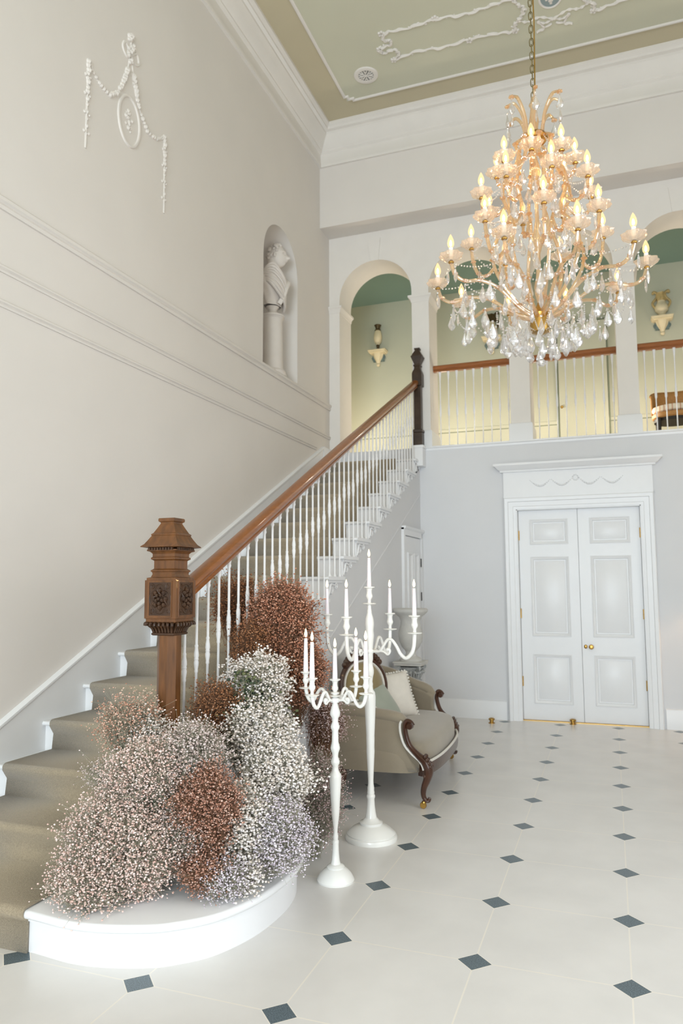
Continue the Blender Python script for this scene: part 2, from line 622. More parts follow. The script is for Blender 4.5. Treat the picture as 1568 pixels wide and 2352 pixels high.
b.sweep([(x, y, ZC) for x, y in loop], [(-0.018, 0), (-0.018, -0.012), (-0.008, -0.02), (0.008, -0.02), (0.018, -0.012), (0.018, 0)], closed=True)
struct(b.build('trim_4', M_PLAST))
# cornice
cp = [(0, 0), (0, -0.47), (0.03, -0.47), (0.035, -0.43), (0.02, -0.40), (0.02, -0.30), (0.05, -0.28), (0.05, -0.26), (0.075, -0.24), (0.11, -0.17),
      (0.15, -0.12), (0.15, -0.09), (0.18, -0.075), (0.18, -0.05), (0.215, -0.03), (0.215, 0)]
b = MB()
b.sweep([(XW, YF, ZC), (XW, YU, ZC), (XR, YU, ZC), (XR, YF, ZC)], cp)
struct(b.build('trim_5', M_PLAST))

# ---- upper back wall over the arches
b = MB().box((XW - 0.6, YU, ZS), (XR + 0.3, 0.57, ZC))
struct(b.build('wall_back_upper', M_WALL, smooth=False))

# ---- arcade
ACX = [-2.72, -1.536, -0.341, 0.845, 2.03]
AR, AZS = 0.483, 5.225
Y1 = 0.57
b = MB()
edges = [XW - 0.1] + [v for c in ACX for v in (c - AR, c + AR)] + [XR + 0.1]
for k in range(0, len(edges), 2):
    b.box((edges[k], YB, ZG), (edges[k + 1], Y1, ZS))
n = 28
for c in ACX:
    A = [(c - AR * math.cos(PI * i / n), AZS + AR * math.sin(PI * i / n)) for i in range(n + 1)]
    for i in range(n):
        (x0, z0), (x1, z1) = A[i], A[i + 1]
        quad(b, [(x0, YB, z0), (x1, YB, z1), (x1, YB, ZS), (x0, YB, ZS)])
        quad(b, [(x0, Y1, z0), (x0, Y1, ZS), (x1, Y1, ZS), (x1, Y1, z1)])
        quad(b, [(x0, YB, z0), (x0, Y1, z0), (x1, Y1, z1), (x1, YB, z1)])
struct(b.build('wall_back_arcade', M_PLAST, ang=30))
# imposts, keystones, pier bases
b = MB()
ip = [(0, 0), (0.006, 0), (0.012, 0.035), (0.035, 0.06), (0.04, 0.06), (0.04, 0.085), (0, 0.085)]
for k in range(0, len(edges), 2):
    x0, x1 = edges[k], edges[k + 1]
    ys = YB
    pts = []
    if k > 0:
        pts += [(x0, Y1, 5.07), (x0, YB, 5.07)]
    else:
        pts += [(XW, YB, 5.07)]
    pts += [(x1, YB, 5.07), (x1, Y1, 5.07)] if k < len(edges) - 2 else [(XR, YB, 5.07)]
    b.sweep([(p[0], p[1], p[2]) for p in pts], [(a, z) for a, z in ip])
struct(b.build('trim_6', M_PLAST))
b = MB()
for c in ACX:
    b.add([(c - .055, YB - .012, 5.70), (c + .055, YB - .012, 5.70), (c + .085, YB - .02, 5.99), (c - .085, YB - .02, 5.99),
           (c - .055, YB + .01, 5.70), (c + .055, YB + .01, 5.70), (c + .085, YB + .01, 5.99), (c - .085, YB + .01, 5.99)],
          [(0, 1, 2, 3), (0, 4, 5, 1), (1, 5, 6, 2), (2, 6, 7, 3), (3, 7, 4, 0)])
struct(b.build('trim_7', M_PLAST))
b = MB()
for k in range(2, len(edges) - 2, 2):
    x0, x1 = edges[k], edges[k + 1]
    b.sweep([(x0, Y1, ZG), (x0, YB, ZG), (x1, YB, ZG), (x1, Y1, ZG)], [(0, 0), (0.02, 0), (0.02, 0.19), (0.012, 0.21), (0, 0.215)])
struct(b.build('trim_8', M_TRIM))

# ---- gallery passage behind the arcade
b = MB().box((-5.7, 0.30, 3.02), (XR + 0.3, 2.3, ZG))
struct(b.build('floor_gallery', M_CARP, smooth=False))
b = MB()
b.sweep([(-2.14, YB, ZG), (XR, YB, ZG)], [(0, -0.045), (0.008, -0.045), (0.012, -0.02), (0.03, -0.015), (0.03, 0.004), (0, 0.004)])
struct(b.build('trim_9', M_TRIM))
YC, ZCC = 2.0, 5.89
b = MB().box((-5.6, YC, ZG), (XR, YC + 0.3, ZCC + .2)).box((-5.9, .4, ZG), (-5.6, YC + .3, ZCC + .2)).box((-5.6, .57, ZG), (XW - .0, .7, ZCC + .2))
struct(b.build('wall_gallery', M_CORR, smooth=False))
b = MB().box((-5.6, Y1, ZCC), (XR, YC + .3, ZCC + 0.2))
struct(b.build('ceiling_gallery', M_CORC, smooth=False))
b = MB().sweep([(-5.6, YC, ZG), (XR, YC, ZG)], [(0, 0), (0.02, 0), (0.02, 0.55), (0.03, 0.56), (0.03, 0.6), (0, 0.61)])
struct(b.build('baseboard_gallery', M_CORR))
b = MB().sweep([(-5.6, YC - 0.0, ZG + 0.545), (-.62, YC, ZG + 0.545)], [(0.019, 0), (0.026, 0), (0.026, 0.035), (0.019, 0.035)])
b.sweep([(.06, YC - 0.0, ZG + 0.545), (XR, YC, ZG + 0.545)], [(0.019, 0), (0.026, 0), (0.026, 0.035), (0.019, 0.035)])
struct(b.build('trim_10', M_CORD))
# jib door in the passage wall
d3 = MB().box((-0.60, YC - 0.035, ZG), (0.045, YC + .01, 5.2)).build('door_3', M_CORR, smooth=False)
struct(d3)
kb = MB().lathe([(0.006, 0), (0.006, 0.02), (0.018, 0.03), (0.022, 0.045), (0.015, 0.06), (0, 0.062)], 12,
                Matrix.Translation((-0.565, YC - 0.035, 4.0)) @ Matrix.Rotation(PI / 2, 4, 'X'))
kb.build('door_knob', M_BRASS, d3)
fr = MB().sweep([(-0.615, YC - .02, ZG), (-0.615, YC - .02, 5.215), (0.06, YC - .02, 5.215), (0.06, YC - .02, ZG)],
                [(-0.008, -0.02), (0.008, -0.02), (0.008, 0.02), (-0.008, 0.02)], up=(0, -1, 0))
fr.build('door_frame', M_CORD, d3)

# ---- lower back wall with the double door
DX0, DX1, DZ = -1.012, 0.312, 2.395
b = MB()
b.box((XW - 0.6, YB, 0), (DX0 - .02, 0.57, ZG))
b.box((DX1 + .02, YB, 0), (XR + .3, 0.57, ZG))
b.box((DX0 - .02, YB, DZ + .02), (DX1 + .02, 0.57, ZG))
b.box((DX0 - .02, 0.27, 0), (DX1 + .02, 0.57, DZ + .03))
struct(b.build('wall_back', M_WALLB, smooth=False))
sk = [(0, 0), (0.022, 0), (0.022, 0.16), (0.012, 0.19), (0.012, 0.205), (0, 0.21)]
b = MB()
b.sweep([(-2.15, YB, 0), (DX0 - .17, YB, 0)], sk)
b.sweep([(DX1 + .17, YB, 0), (XR, YB, 0)], sk)
struct(b.build('baseboard_back', M_TRIM))

d1 = MB()
# jamb, architrave, frieze and cornice = the door's surround
d1.box((DX0 - .02, YB - .01, 0), (DX0, 0.27, DZ + .02)).box((DX1, YB - .01, 0), (DX1 + .02, 0.27, DZ + .02)).box((DX0 - .02, YB - .01, DZ), (DX1 + .02, 0.27, DZ + .02))
ap = [(0, 0), (0, 0.02), (0.03, 0.024), (0.035, 0.03), (0.085, 0.034), (0.09, 0.05), (0.125, 0.055), (0.135, 0.045), (0.135, 0)]
d1.sweep([(DX0 - .01, YB, 0), (DX0 - .01, YB, DZ + .01), (DX1 + .01, YB, DZ + .01), (DX1 + .01, YB, 0)], [(-a, z) for a, z in ap], up=(0, -1, 0))
d1.box((DX0 - .145, YB - .03, DZ + .145), (DX1 + .145, YB + .005, DZ + .48))
d1.box((DX0 - .145, YB - .045, DZ + .135), (DX1 + .145, YB + .005, DZ + .165))
cpz = [(0, 0), (0.03, 0), (0.035, 0.02), (0.06, 0.035), (0.09, 0.07), (0.10, 0.07), (0.10, 0.095), (0, 0.095)]
d1.sweep([(DX0 - .145, YB, DZ + .445), (DX0 - .145, YB - .03, DZ + .445), (DX1 + .145, YB - .03, DZ + .445), (DX1 + .145, YB, DZ + .445)], cpz)
door = struct(d1.build('door_1', M_TRIM))
# carved garland on the frieze
cx = (DX0 + DX1) / 2
b = MB()
for s in (-1, 1):
    for j in range(2):
        xa, xb = cx + s * (.04 + j * .24), cx + s * (.26 + j * .24)
        for q in range(14):
            t = q / 13
            x = xa + (xb - xa) * t
            z = DZ + .34 - .07 * math.sin(PI * t)
            b.ball((x, YB - .034, z), .006 + .006 * math.sin(PI * t), 6)
for q in range(9):
    a = 2 * PI * q / 9
    b.ball((cx + .03 * math.cos(a), YB - .034, DZ + .35 + .03 * math.sin(a)), .009, 6)
b.build('frieze_carving', M_TRIM, door)
DY = 0.20
def leaf(x0, x1):
    g = MB()
    wdt = x1 - x0
    rails = [(0, 0.19), (0.745, 0.945), (1.855, 1.995), (2.29, DZ)]
    g.box((x0, DY, 0.008), (x0 + wdt * .19, DY + .045, DZ))
    g.box((x1 - wdt * .16, DY, 0.008), (x1, DY + .045, DZ))
    for z0, z1 in rails:
        g.box((x0 + wdt * .19, DY, max(z0, .008)), (x1 - wdt * .16, DY + .045, z1))
    o = g.build('door_leaf', M_TRIM, door, smooth=False)
    for (z0, z1) in ((.19, .745), (.945, 1.855), (1.995, 2.29)):
        p = MB()
        xa, xb = x0 + wdt * .19, x1 - wdt * .16
        p.box((xa, DY + .02, z0), (xb, DY + .03, z1))
        p.sweep([(xa, DY, z0), (xb, DY, z0), (xb, DY, z1), (xa, DY, z1)],
                [(0, -.02), (0, .008), (-.008, .012), (-.018, .004), (-.03, .0), (-.036, -.02)], up=(0, -1, 0), closed=True)
        p.add([(xa + .06, DY + .012, z0 + .06), (xb - .06, DY + .012, z0 + .06), (xb - .06, DY + .012, z1 - .06), (xa + .06, DY + .012, z1 - .06),
               (xa + .045, DY + .021, z0 + .045), (xb - .045, DY + .021, z0 + .045), (xb - .045, DY + .021, z1 - .045), (xa + .045, DY + .021, z1 - .045)],
              [(0, 1, 2, 3), (0, 4, 5, 1), (1, 5, 6, 2), (2, 6, 7, 3), (3, 7, 4, 0)])
        p.build('door_panel', M_TRIM, o)
    return o
la = leaf(DX0 + .003, cx - .002)
lb = leaf(cx + .002, DX1 - .003)
for o, x in ((la, DX0 + .004), (lb, DX1 - .004)):
    for z in (.38, 1.15, 2.05):
        MB().lathe([(0.008, 0), (0.008, 0.11)], 10, Matrix.Translation((x, DY - .006, z))).build('hinge', M_BRASS, o)
kn = MB().lathe([(0.024, 0), (0.024, 0.006), (0.010, 0.01), (0.010, 0.03), (0.022, 0.04), (0.027, 0.052), (0.022, 0.064), (0, 0.07)], 16,
                Matrix.Translation((cx + .10, DY, .84)) @ Matrix.Rotation(PI / 2, 4, 'X'))
kn.build('door_knob', M_BRASS, lb)
kn = MB().lathe([(0.017, 0), (0.017, 0.005), (0.012, 0.009), (0, 0.01)], 14,
                Matrix.Translation((cx + .04, DY, .84)) @ Matrix.Rotation(PI / 2, 4, 'X'), sc=lambda a, r, z: 1 + .35 * abs(math.sin(a)))
kn.build('keyhole_plate', M_BRASS, lb)
MB().box((DX0, DY - .04, 0.0), (DX1, DY + .04, 0.007)).build('threshold', M_BRASS, door, smooth=False)

for i, (x, y, lab) in enumerate(((-0.47, 0.085, 'small round brass door stop on the floor before the double doors'),
                                 (-1.325, -0.13, 'small brass door stop on the tiles between the settee and the double doors'))):
    o = MB().lathe([(0.035, 0), (0.035, .008), (0.022, .012), (0.022, .03), (0.034, .036), (0.034, .05), (0.02, .058), (0, .06)], 18).build('door_stop', M_BRASS)
    o.location = (x, y, 0)
    tag(o, lab, 'door stop')

# ================================================================== STAIRCASE
XL, XS, XN = XW + .012, -2.165, -2.137
stair = thing('staircase', 'white painted closed staircase rising along the left wall to the gallery', 'staircase', (0, 0, 0))
def nz(k):
    return RI * k
def ny(k):
    return Y0 + GO * (k - 1)
def tread_poly(y0, y1, z):
    r = .014
    pts = [(y0 + r - r * math.sin(a), z - r - r * math.cos(a) * 1.0) for a in [PI * i / 8 for i in range(9)]]
    # from bottom of the nosing round to the top
    pts = [(y0 + r - r * math.sin(PI * i / 8), z - r - r * math.cos(PI * i / 8)) for i in range(9)]
    return pts + [(y1, z), (y1, z - .028)]
for k in range(2, 18):
    y0, y1 = ny(k), ny(k + 1) + .035
    b = MB().prism(tread_poly(y0, y1, nz(k)), 'x', XL, XN)
    b.build('tread', M_TRIM, stair)
    MB().box((XL, y0 + .03, nz(k - 1)), (XS + .006, y0 + .05, nz(k) - .028)).build('riser', M_TRIM, stair, smooth=False)
MB().box((XL, ny(18) + .03, nz(17)), (XS + .006, ny(18) + .05, ZG - .03)).build('riser', M_TRIM, stair, smooth=False)
MB().prism(tread_poly(ny(18), ny(18) + .2, ZG), 'x', XL, -2.24).build('landing_nosing', M_TRIM, stair)
# curtail step
ot = [(-2.358, -5.985), (-2.156, -6.003), (-2.0, -5.985), (-1.83, -5.93), (-1.726, -5.868), (-1.6, -5.735), (-1.515, -5.52), (-1.489, -5.29), (-1.503, -5.10),
      (-1.56, -4.93), (-1.68, -4.79), (-1.86, -4.70), (-2.14, -4.66)]
sm = smoothpath([(x, y, 0) for x, y in ot], 5)
top = [(XL, -5.985)] + [(p[0], p[1]) for p in sm] + [(XL, -4.66)]
def inset(poly, d):
    out = []
    n = len(poly)
    for i in range(n):
        p0, p1, p2 = Vector(poly[i - 1]), Vector(poly[i]), Vector(poly[(i + 1) % n])
        a, c = (p1 - p0), (p2 - p1)
        na = Vector((-a.y, a.x)).normalized()
        nc = Vector((-c.y, c.x)).normalized()
        q = (na + nc)
        q = q.normalized() / max(.4, q.normalized().dot(na))
        out.append((p1.x + q.x * d, p1.y + q.y * d))
    return out
b = MB()
rings = []
for i in range(9):
    a = PI * i / 8
    rings.append((inset(top, .016 - .016 * math.sin(a)), nz(1) - .018 - .018 * math.cos(a)))
n = len(top)
vs = [(max(x, XL), y, z) for r, z in rings for x, y in r]
fs = []
for i in range(8):
    for j in range(n):
        j2 = (j + 1) % n
        fs.append((i * n + j, i * n + j2, (i + 1) * n + j2, (i + 1) * n + j))
fs.append(tuple(range(8 * n, 9 * n)))
fs.append(tuple(range(n - 1, -1, -1)))
b.add(vs, fs)
b.build('curtail_tread', M_TRIM, stair)
b = MB().prism([(max(x, XL), y) for x, y in inset(top, .036)], 'z', 0, nz(1) - .034)
b.prism([(max(x, XL), y) for x, y in inset(top, .026)], 'z', nz(1) - .05, nz(1) - .034)
b.build('curtail_riser', M_TRIM, stair)
# outer string / spandrel panel, notched under the treads
def nl(y):
    return (y - Y0) / GO * RI + RI
sp = [(ny(2) + .05, 0)]
for k in range(2, 18):
    sp += [(ny(k) + .04, nz(k) - .028), (ny(k + 1) + .04, nz(k) - .028)]
sp += [(ny(18) + .04, ZG - .03), (YB, ZG - .03), (YB, 0)]
# cut out the understair cupboard opening is not needed: the door stands on the face
b = MB().prism(sp, 'x', XS - .06, XS)
b.build('outer_string', M_WALLB, stair, smooth=False)
# sloping bead on the spandrel and its lower panel line
b = MB()
b.sweep([(XS, -4.3, nl(-4.3) - .55), (XS, YB, nl(YB) - .55)], [(0, 0), (.006, .0), (.008, .008), (.004, .014), (0, .015)], up=(0, 0, 1))
b.build('string_bead', M_WALLB, stair)
# scroll bracket under each tread end
def scroll_pts(cy, cz, r, turns, a0, s=1, n=22):
    return [(cy + s * r * (1 - .8 * i / n) * math.cos(a0 + turns * 2 * PI * i / n), cz + r * (1 - .8 * i / n) * math.sin(a0 + turns * 2 * PI * i / n)) for i in range(n + 1)]
bb = MB()
pts = scroll_pts(.12, -.085, .045, 1.3, PI / 2) 
bb.tube([(0.006, y, z) for y, z in pts], [.011 * (1 - .6 * i / 22) for i in range(23)], 6)
pts = scroll_pts(.225, -.06, .028, 1.2, PI / 2, -1)
bb.tube([(0.006, y, z) for y, z in pts], [.009 * (1 - .6 * i / 22) for i in range(23)], 6)
bb.tube(smoothpath([(0.006, .12, -.04), (0.006, .18, -.05), (0.006, .225, -.032)]), .008, 6)
bb.tube(smoothpath([(0.006, .075, -.085), (0.006, .06, -.12), (0.006, .05, -.14)]), [.010] * 6 + [.006] * 5, 6)
bb.box((-.001, .03, -.03), (.012, .37, -.008))
br0 = None
for k in range(2, 18):
    if br0 is None:
        br0 = bb.build('tread_bracket', M_TRIM, stair)
        br = br0
    else:
        br = br0.copy()
        COL.objects.link(br)
    br.location = (XS, ny(k), nz(k) - .02)
# post block at the head of the string
b = MB().box((-2.215, -.045, ZG - .25), (-2.085, YB, ZG)).box((-2.225, -.055, ZG - .03), (-2.075, YB, ZG + .002))
b.build('landing_post_block', M_TRIM, stair, smooth=False)
# skirting up the wall side
b = MB()
ya, yb_ = -6.6, -.15
sl = RI / GO
b.prism([(ya, 0.0), (-5.95, 0), (yb_, nl(yb_) - .35), (yb_, nl(yb_) + .175), (-5.95, nl(-5.95) + .175), (ya, nl(-5.95) + .175 - (-5.95 - ya) * sl)], 'x', XW + .0, XL + .008)
b.sweep([(XW, ya, nl(-5.95) + .175 - (-5.95 - ya) * sl), (XW, yb_, nl(yb_) + .175)], [(0, 0), (.022, 0), (.026, .006), (.022, .014), (.034, .018), (.034, .030), (.018, .04), (0, .042)])
b.build('wall_skirting', M_TRIM, stair)
# wall end return: short level piece by the arcade
MB().box((XW, yb_, nl(yb_) + .05), (XL + .014, YB, nl(yb_) + .215)).build('wall_skirting_return', M_TRIM, stair, smooth=False)

# carpet runner
cx0, cx1 = -3.262, -2.385
t = .014
path = [(-5.985 + .022, 0.0), (-5.985 + .022, nz(1) - .05)]
for k in range(1, 18):
    y = ny(k) - (.035 if k == 1 else 0)
    z = nz(k)
    r = .028
    cyc, czc = y + r - .012, z - r + t
    path += [(cyc - r * math.sin(PI * (.12 + .38 * 0)) * 0 + .010, z - .075)] if k > 1 else []
    path += [(cyc - r * math.cos(a), czc + r * math.sin(a)) for a in [PI / 2 * i / 5 - .35 * (i == 0) for i in range(6)]]
    path += [(ny(k + 1) + .03 - t, z + t)]
path += [(ny(18) + .016, ZG - .07)] + [(ny(18) + .016 - .028 * math.cos(PI / 2 * i / 5), ZG - .014 + .028 * math.sin(PI / 2 * i / 5)) for i in range(6)] + [(1.9, ZG + .012)]
b = MB()
vs = [(cx0, y, z) for y, z in path] + [(cx1, y, z) for y, z in path]
n = len(path)
fs = [(i, i + 1, n + i + 1, n + i) for i in range(n - 1)]
b.add(vs, fs)
cp_ = b.build('stair_carpet', M_CARP, ang=60)
md = cp_.modifiers.new('thick', 'SOLIDIFY')
md.thickness = .010
md.offset = -1
tag(cp_, 'taupe carpet runner laid down the middle of the white stairs', 'carpet')

# ------------------------------------------------------------------ balustrade of the stairs
def baluster_mb(h, r=.0075, mid=.60):
    zb = h * mid
    p = [(r * 1.9, 0), (r * 1.9, .012), (r * 1.2, .02), (r, .03), (r, zb - .075), (r * 1.35, zb - .07), (r * 1.35, zb - .062), (r * 1.25, zb - .055), (r * 1.75, zb - .03),
         (r * 1.85, zb - .018), (r * 1.5, zb - .006), (r * 1.8, zb), (r * 1.5, zb + .006), (r * 1.85, zb + .018), (r * 1.7, zb + .035), (r * 1.15, zb + .062), (r * 1.35, zb + .068),
         (r * 1.35, zb + .075), (r, zb + .08), (r, h - .07), (r * 1.7, h - .055), (r * 1.3, h - .045), (r * 1.9, h - .02), (r * 1.9, h)]
    return MB().lathe(p, 12)
bal = thing('stair_balustrade', 'polished brown handrail on slim white turned balusters along the stairs', 'balustrade', (0, 0, 0))
XH = -2.175
SLP = .4887
def railtop(y):
    return 1.591 + SLP * (y + 5.05)
ya, yb_ = -5.18, -.02
rp = [(-.030, -.085), (.030, -.085), (.034, -.070), (.028, -.062), (.042, -.048), (.046, -.030), (.040, -.012), (.022, -.002), (0, 0),
      (-.022, -.002), (-.040, -.012), (-.046, -.030), (-.042, -.048), (-.028, -.062), (-.034, -.070)]
b = MB().sweep([(XH, ya, railtop(ya)), (XH, -2.6, railtop(-2.6)), (XH, yb_, railtop(yb_) - .02)], [(a, z * 1.12) for a, z in rp])
b.build('handrail', M_RAIL, bal)
cache = {}
yy = -5.11
idx = 0
while yy < -.06:
    k = int((yy - Y0) / GO) + 1
    z0 = nz(k)
    h = railtop(yy) - .085 - z0
    key = round(h, 3)
    if key not in cache:
        o = baluster_mb(h).build('baluster', M_TRIM, bal)
        cache[key] = o
    else:
        o = cache[key].copy()
        COL.objects.link(o)
    o.location = (XH, yy, z0)
    yy += GO / 3
    idx += 1

# ------------------------------------------------------------------ lower newel post
def sq(prof, M=None, n=4, b=None):
    """square lathe: half widths"""
    b = b or MB()
    return b.lathe([(r * math.sqrt(2) if n == 4 else r / math.cos(PI / n), z) for r, z in prof], n, M, rot=PI / n)
NXC, NYC = -2.167, -5.268
newel = thing('newel_post', 'large carved brown oak newel post at the foot of the stairs', 'newel post', (NXC, NYC, nz(2)))
ZB = nz(2)
b = MB()
sq([(.056, 0), (.056, .95)], n=8, b=b)
sq([(.075, 0), (.075, .12), (.06, .14)], b=b)
b.build('shaft', M_OAK, newel, ang=20)
# capital: carved collar flaring from shaft to block
b = MB()
zc0 = 1.285 - ZB
sq([(.060, zc0), (.066, zc0 + .004), (.066, zc0 + .012), (.058, zc0 + .016), (.060, zc0 + .03), (.072, zc0 + .055), (.088, zc0 + .07)], b=b)
b.build('capital', M_OAKD, newel, ang=20)
g = MB()
for side in range(4):
    A = Matrix.Rotation(side * PI / 2, 4, 'Z')
    for i in range(7):
        u = (i - 3) / 3
        pts = [(.062, u * .052, zc0 + .016), (.072, u * .058, zc0 + .04), (.086, u * .070, zc0 + .058), (.098, u * .076, zc0 + .062), (.099, u * .077, zc0 + .05)]
        g.tube(smoothpath(pts, 3), [.006] * 4 + [.009] * 5 + [.007] * 4, 6, A)
g.build('leaf_carving', M_OAKD, newel)
# carved block
zb0, zb1 = 1.352 - ZB, 1.578 - ZB
b = MB()
hb = .0925
sq([(hb - .006, zb0), (hb - .006, zb0 + .018), (hb, zb0 + .02), (hb, zb1 - .012), (hb - .006, zb1 - .012), (hb - .006, zb1), (.072, zb1 + .004), (.066, zb1 + .02), (.068, zb1 + .03)], b=b)
for side in range(4):
    A = Matrix.Rotation(side * PI / 2, 4, 'Z')
    zc = (zb0 + zb1) / 2 + .006
    w2, h2 = .068, .088
    b.sweep([(hb, -w2, zc - h2), (hb, w2, zc - h2), (hb, w2, zc + h2), (hb, -w2, zc + h2)], [(-.004, -.003), (-.004, .003), (.003, .004), (.004, -.003)], up=(1, 0, 0), closed=True, M=A)
b.build('block', M_OAK, newel, ang=25)
for side in range(4):
    A = Matrix.Rotation(side * PI / 2, 4, 'Z')
    MB().box((hb - .003, -.066, zc - .086), (hb + .0012, .066, zc + .086), A).build('panel', M_OAKD, newel, smooth=False)
for side in (0, 3, 1, 2):
    g = MB()
    A = Matrix.Rotation(side * PI / 2, 4, 'Z')
    zc = (zb0 + zb1) / 2 + .006
    r2 = random.Random(side)
    # quatrefoil rim
    pts = []
    for i in range(49):
        a = 2 * PI * i / 48
        rr = .050 + .012 * abs(math.cos(2 * a))
        pts.append((hb + .001, rr * math.cos(a), zc + rr * 1.2 * math.sin(a)))
    g.tube(pts, .0035, 6, A)
    for sy in (-1, 1):
        for sz in (-1, 1):
            q = scroll_pts(sy * .046, zc + sz * .062, .014, 1.2, sz * PI / 2, sy)
            g.tube([(hb + .001, y, z) for y, z in q], .003, 5, A)
    # rosette: petals and boss
    for ring, (rad, num, sz_) in enumerate(((.034, 8, .013), (.018, 5, .011))):
        for i in range(num):
            a = 2 * PI * i / num + ring
            c = A @ Vector((hb + .004 + ring * .006, rad * math.cos(a), zc + rad * 1.25 * math.sin(a)))
            g.ball(c, sz_, 7)
    g.ball(A @ Vector((hb + .014, 0, zc)), .009, 8)
    for i in range(6):
        a = 2 * PI * (i + .5) / 6
        g.tube([(hb + .003, .02 * math.cos(a), zc + .026 * math.sin(a)), (hb + .007, .036 * math.cos(a + .3), zc + .046 * math.sin(a + .3)), (hb + .001, .05 * math.cos(a), zc + .062 * math.sin(a))], [.006, .007, .002], 6, A)
    g.build('rosette_carving', M_OAKD, newel)
# neck mouldings and pagoda cap
zt = zb1 + .03
b = MB()
sq([(.068, zt), (.073, zt + .003), (.073, zt + .009), (.068, zt + .012), (.061, zt + .018), (.061, zt + .058), (.066, zt + .062), (.073, zt + .066), (.073, zt + .074), (.067, zt + .078),
    (.067, zt + .094), (.076, zt + .104), (.088, zt + .108), (.088, zt + .116)], b=b)
b.build('neck', M_OAK, newel, ang=25)
g = MB()
for side in range(4):
    A = Matrix.Rotation(side * PI / 2, 4, 'Z')
    for i in range(9):
        g.box((.084, -.075 + i * .0166, zt + .112), (.096, -.064 + i * .0166, zt + .124), A)
g.build('dentils', M_OAKD, newel, smooth=False)
zk = zt + .124
b = MB()
sq([(.090, zk), (.112, zk + .004), (.112, zk + .008), (.098, zk + .020), (.082, zk + .046), (.072, zk + .064), (.074, zk + .066), (.074, zk + .072), (.066, zk + .078), (.052, zk + .104), (.040, zk + .128),
    (.040, zk + .134), (.047, zk + .138), (.049, zk + .142), (.049, zk + .152), (.046, zk + .156), (.0, zk + .156)], b=b)
b.build('cap', M_OAK, newel, ang=20)

# ------------------------------------------------------------------ upper newel post
up = thing('newel_post', 'dark slim newel post at the head of the stairs by the arches', 'newel post', (-2.15, .035, ZG))
b = MB()
sq([(.055, 0), (.055, .16), (.048, .17), (.042, .19), (.042, .74), (.05, .745)], b=b)
sq([(.058, .17), (.060, .18), (.060, .20), (.052, .205)], b=b)
b.build('shaft', M_DARKW, up, ang=20)
b = MB()
sq([(.05, .745), (.06, .75), (.06, .90), (.052, .93), (.038, .96), (.035, .99), (.045, 1.0), (.045, 1.01), (.036, 1.02)], b=b)
b.build('block', M_DARKW, up, ang=20)
b = MB()
sq([(.034, 1.02), (.05, 1.06), (.07, 1.11), (.07, 1.12), (.058, 1.13), (.055, 1.145), (.03, 1.19), (.028, 1.205), (.034, 1.21), (.034, 1.225), (0, 1.228)], b=b)
b.build('cap', M_DARKW, up, ang=20)

# ------------------------------------------------------------------ gallery balustrades
def gbal(h):
    r = .0085
    p = [(r * 1.1, 0), (r * 1.1, .02), (r * .75, .03), (r * .75, h * .42), (r * 1.5, h * .44), (r * 1.6, h * .5), (r * 1.2, h * .56), (r * .8, h * .6), (r * .8, h - .12), (r * 1.5, h - .05), (r * 2.0, h - .015), (r * 2.0, h)]
    return MB().lathe(p, 10)
YG = .345
names = ['brown topped white balustrade in the arch right of the upper newel post', 'brown topped white balustrade in the arch behind the chandelier base',
         'brown topped white balustrade in the arch in front of the cane chair']
gh = 4.205 - ZG
gproto = None
for ai, (c, lab) in enumerate(zip(ACX[1:4], names)):
    g = thing('gallery_balustrade', lab, 'balustrade', (c, YG, ZG), 0, 'gallery balustrades')
    MB().sweep([(-AR, 0, .99), (AR, 0, .99)], [(-.028, 0), (.028, 0), (.036, .012), (.030, .025), (.045, .04), (.045, .06), (.03, .08), (0, .09), (-.03, .08), (-.045, .06), (-.045, .04), (-.030, .025), (-.036, .012)]).build('handrail', M_GRAIL, g)
    for i in range(9):
        if gproto is None:
            o = gproto = gbal(gh).build('baluster', M_TRIM, g)
        else:
            o = gproto.copy()
            COL.objects.link(o)
            o.parent = g
        o.location = (-AR + (i + .75) * (2 * AR / 9.2), 0, 0)

# ------------------------------------------------------------------ understair cupboard door
d2 = MB()
xa = XS
d2.box((xa, -.76, 0), (xa + .03, -.70, 2.17))
d2.box((xa, .04, 0), (xa + .03, YB, 2.10))
d2.box((xa, -.70, 2.09), (xa + .03, .04, 2.17))
d2.sweep([(xa, -.76, 2.15), (xa, YB, 2.15)], [(0, 0), (.03, 0), (.05, .02), (.05, .04), (0, .04)])
d2o = struct(d2.build('door_2', M_TRIM, smooth=False))
lf = MB()
lf.box((xa - .01, -.69, .01), (xa + .016, .03, 2.08))
lfo = lf.build('door_leaf', M_TRIM, d2o, smooth=False)
for (y0, y1) in ((-.60, -.40), (-.33, -.13)):
    for z0, z1 in ((.15, .85), (1.0, 1.9)):
        p = MB().sweep([(xa + .016, y0, z0), (xa + .016, y1, z0), (xa + .016, y1, z1), (xa + .016, y0, z1)], [(0, 0), (0, .02), (-.012, .022), (-.03, .004), (-.03, 0)], up=(1, 0, 0), closed=True)
        p.build('door_panel', M_TRIM, lfo)
for z in (.5, 1.35, 1.75):
    MB().lathe([(.007, 0), (.007, .1)], 8, Matrix.Translation((xa + .02, .035, z))).build('hinge', M_DARK, lfo)

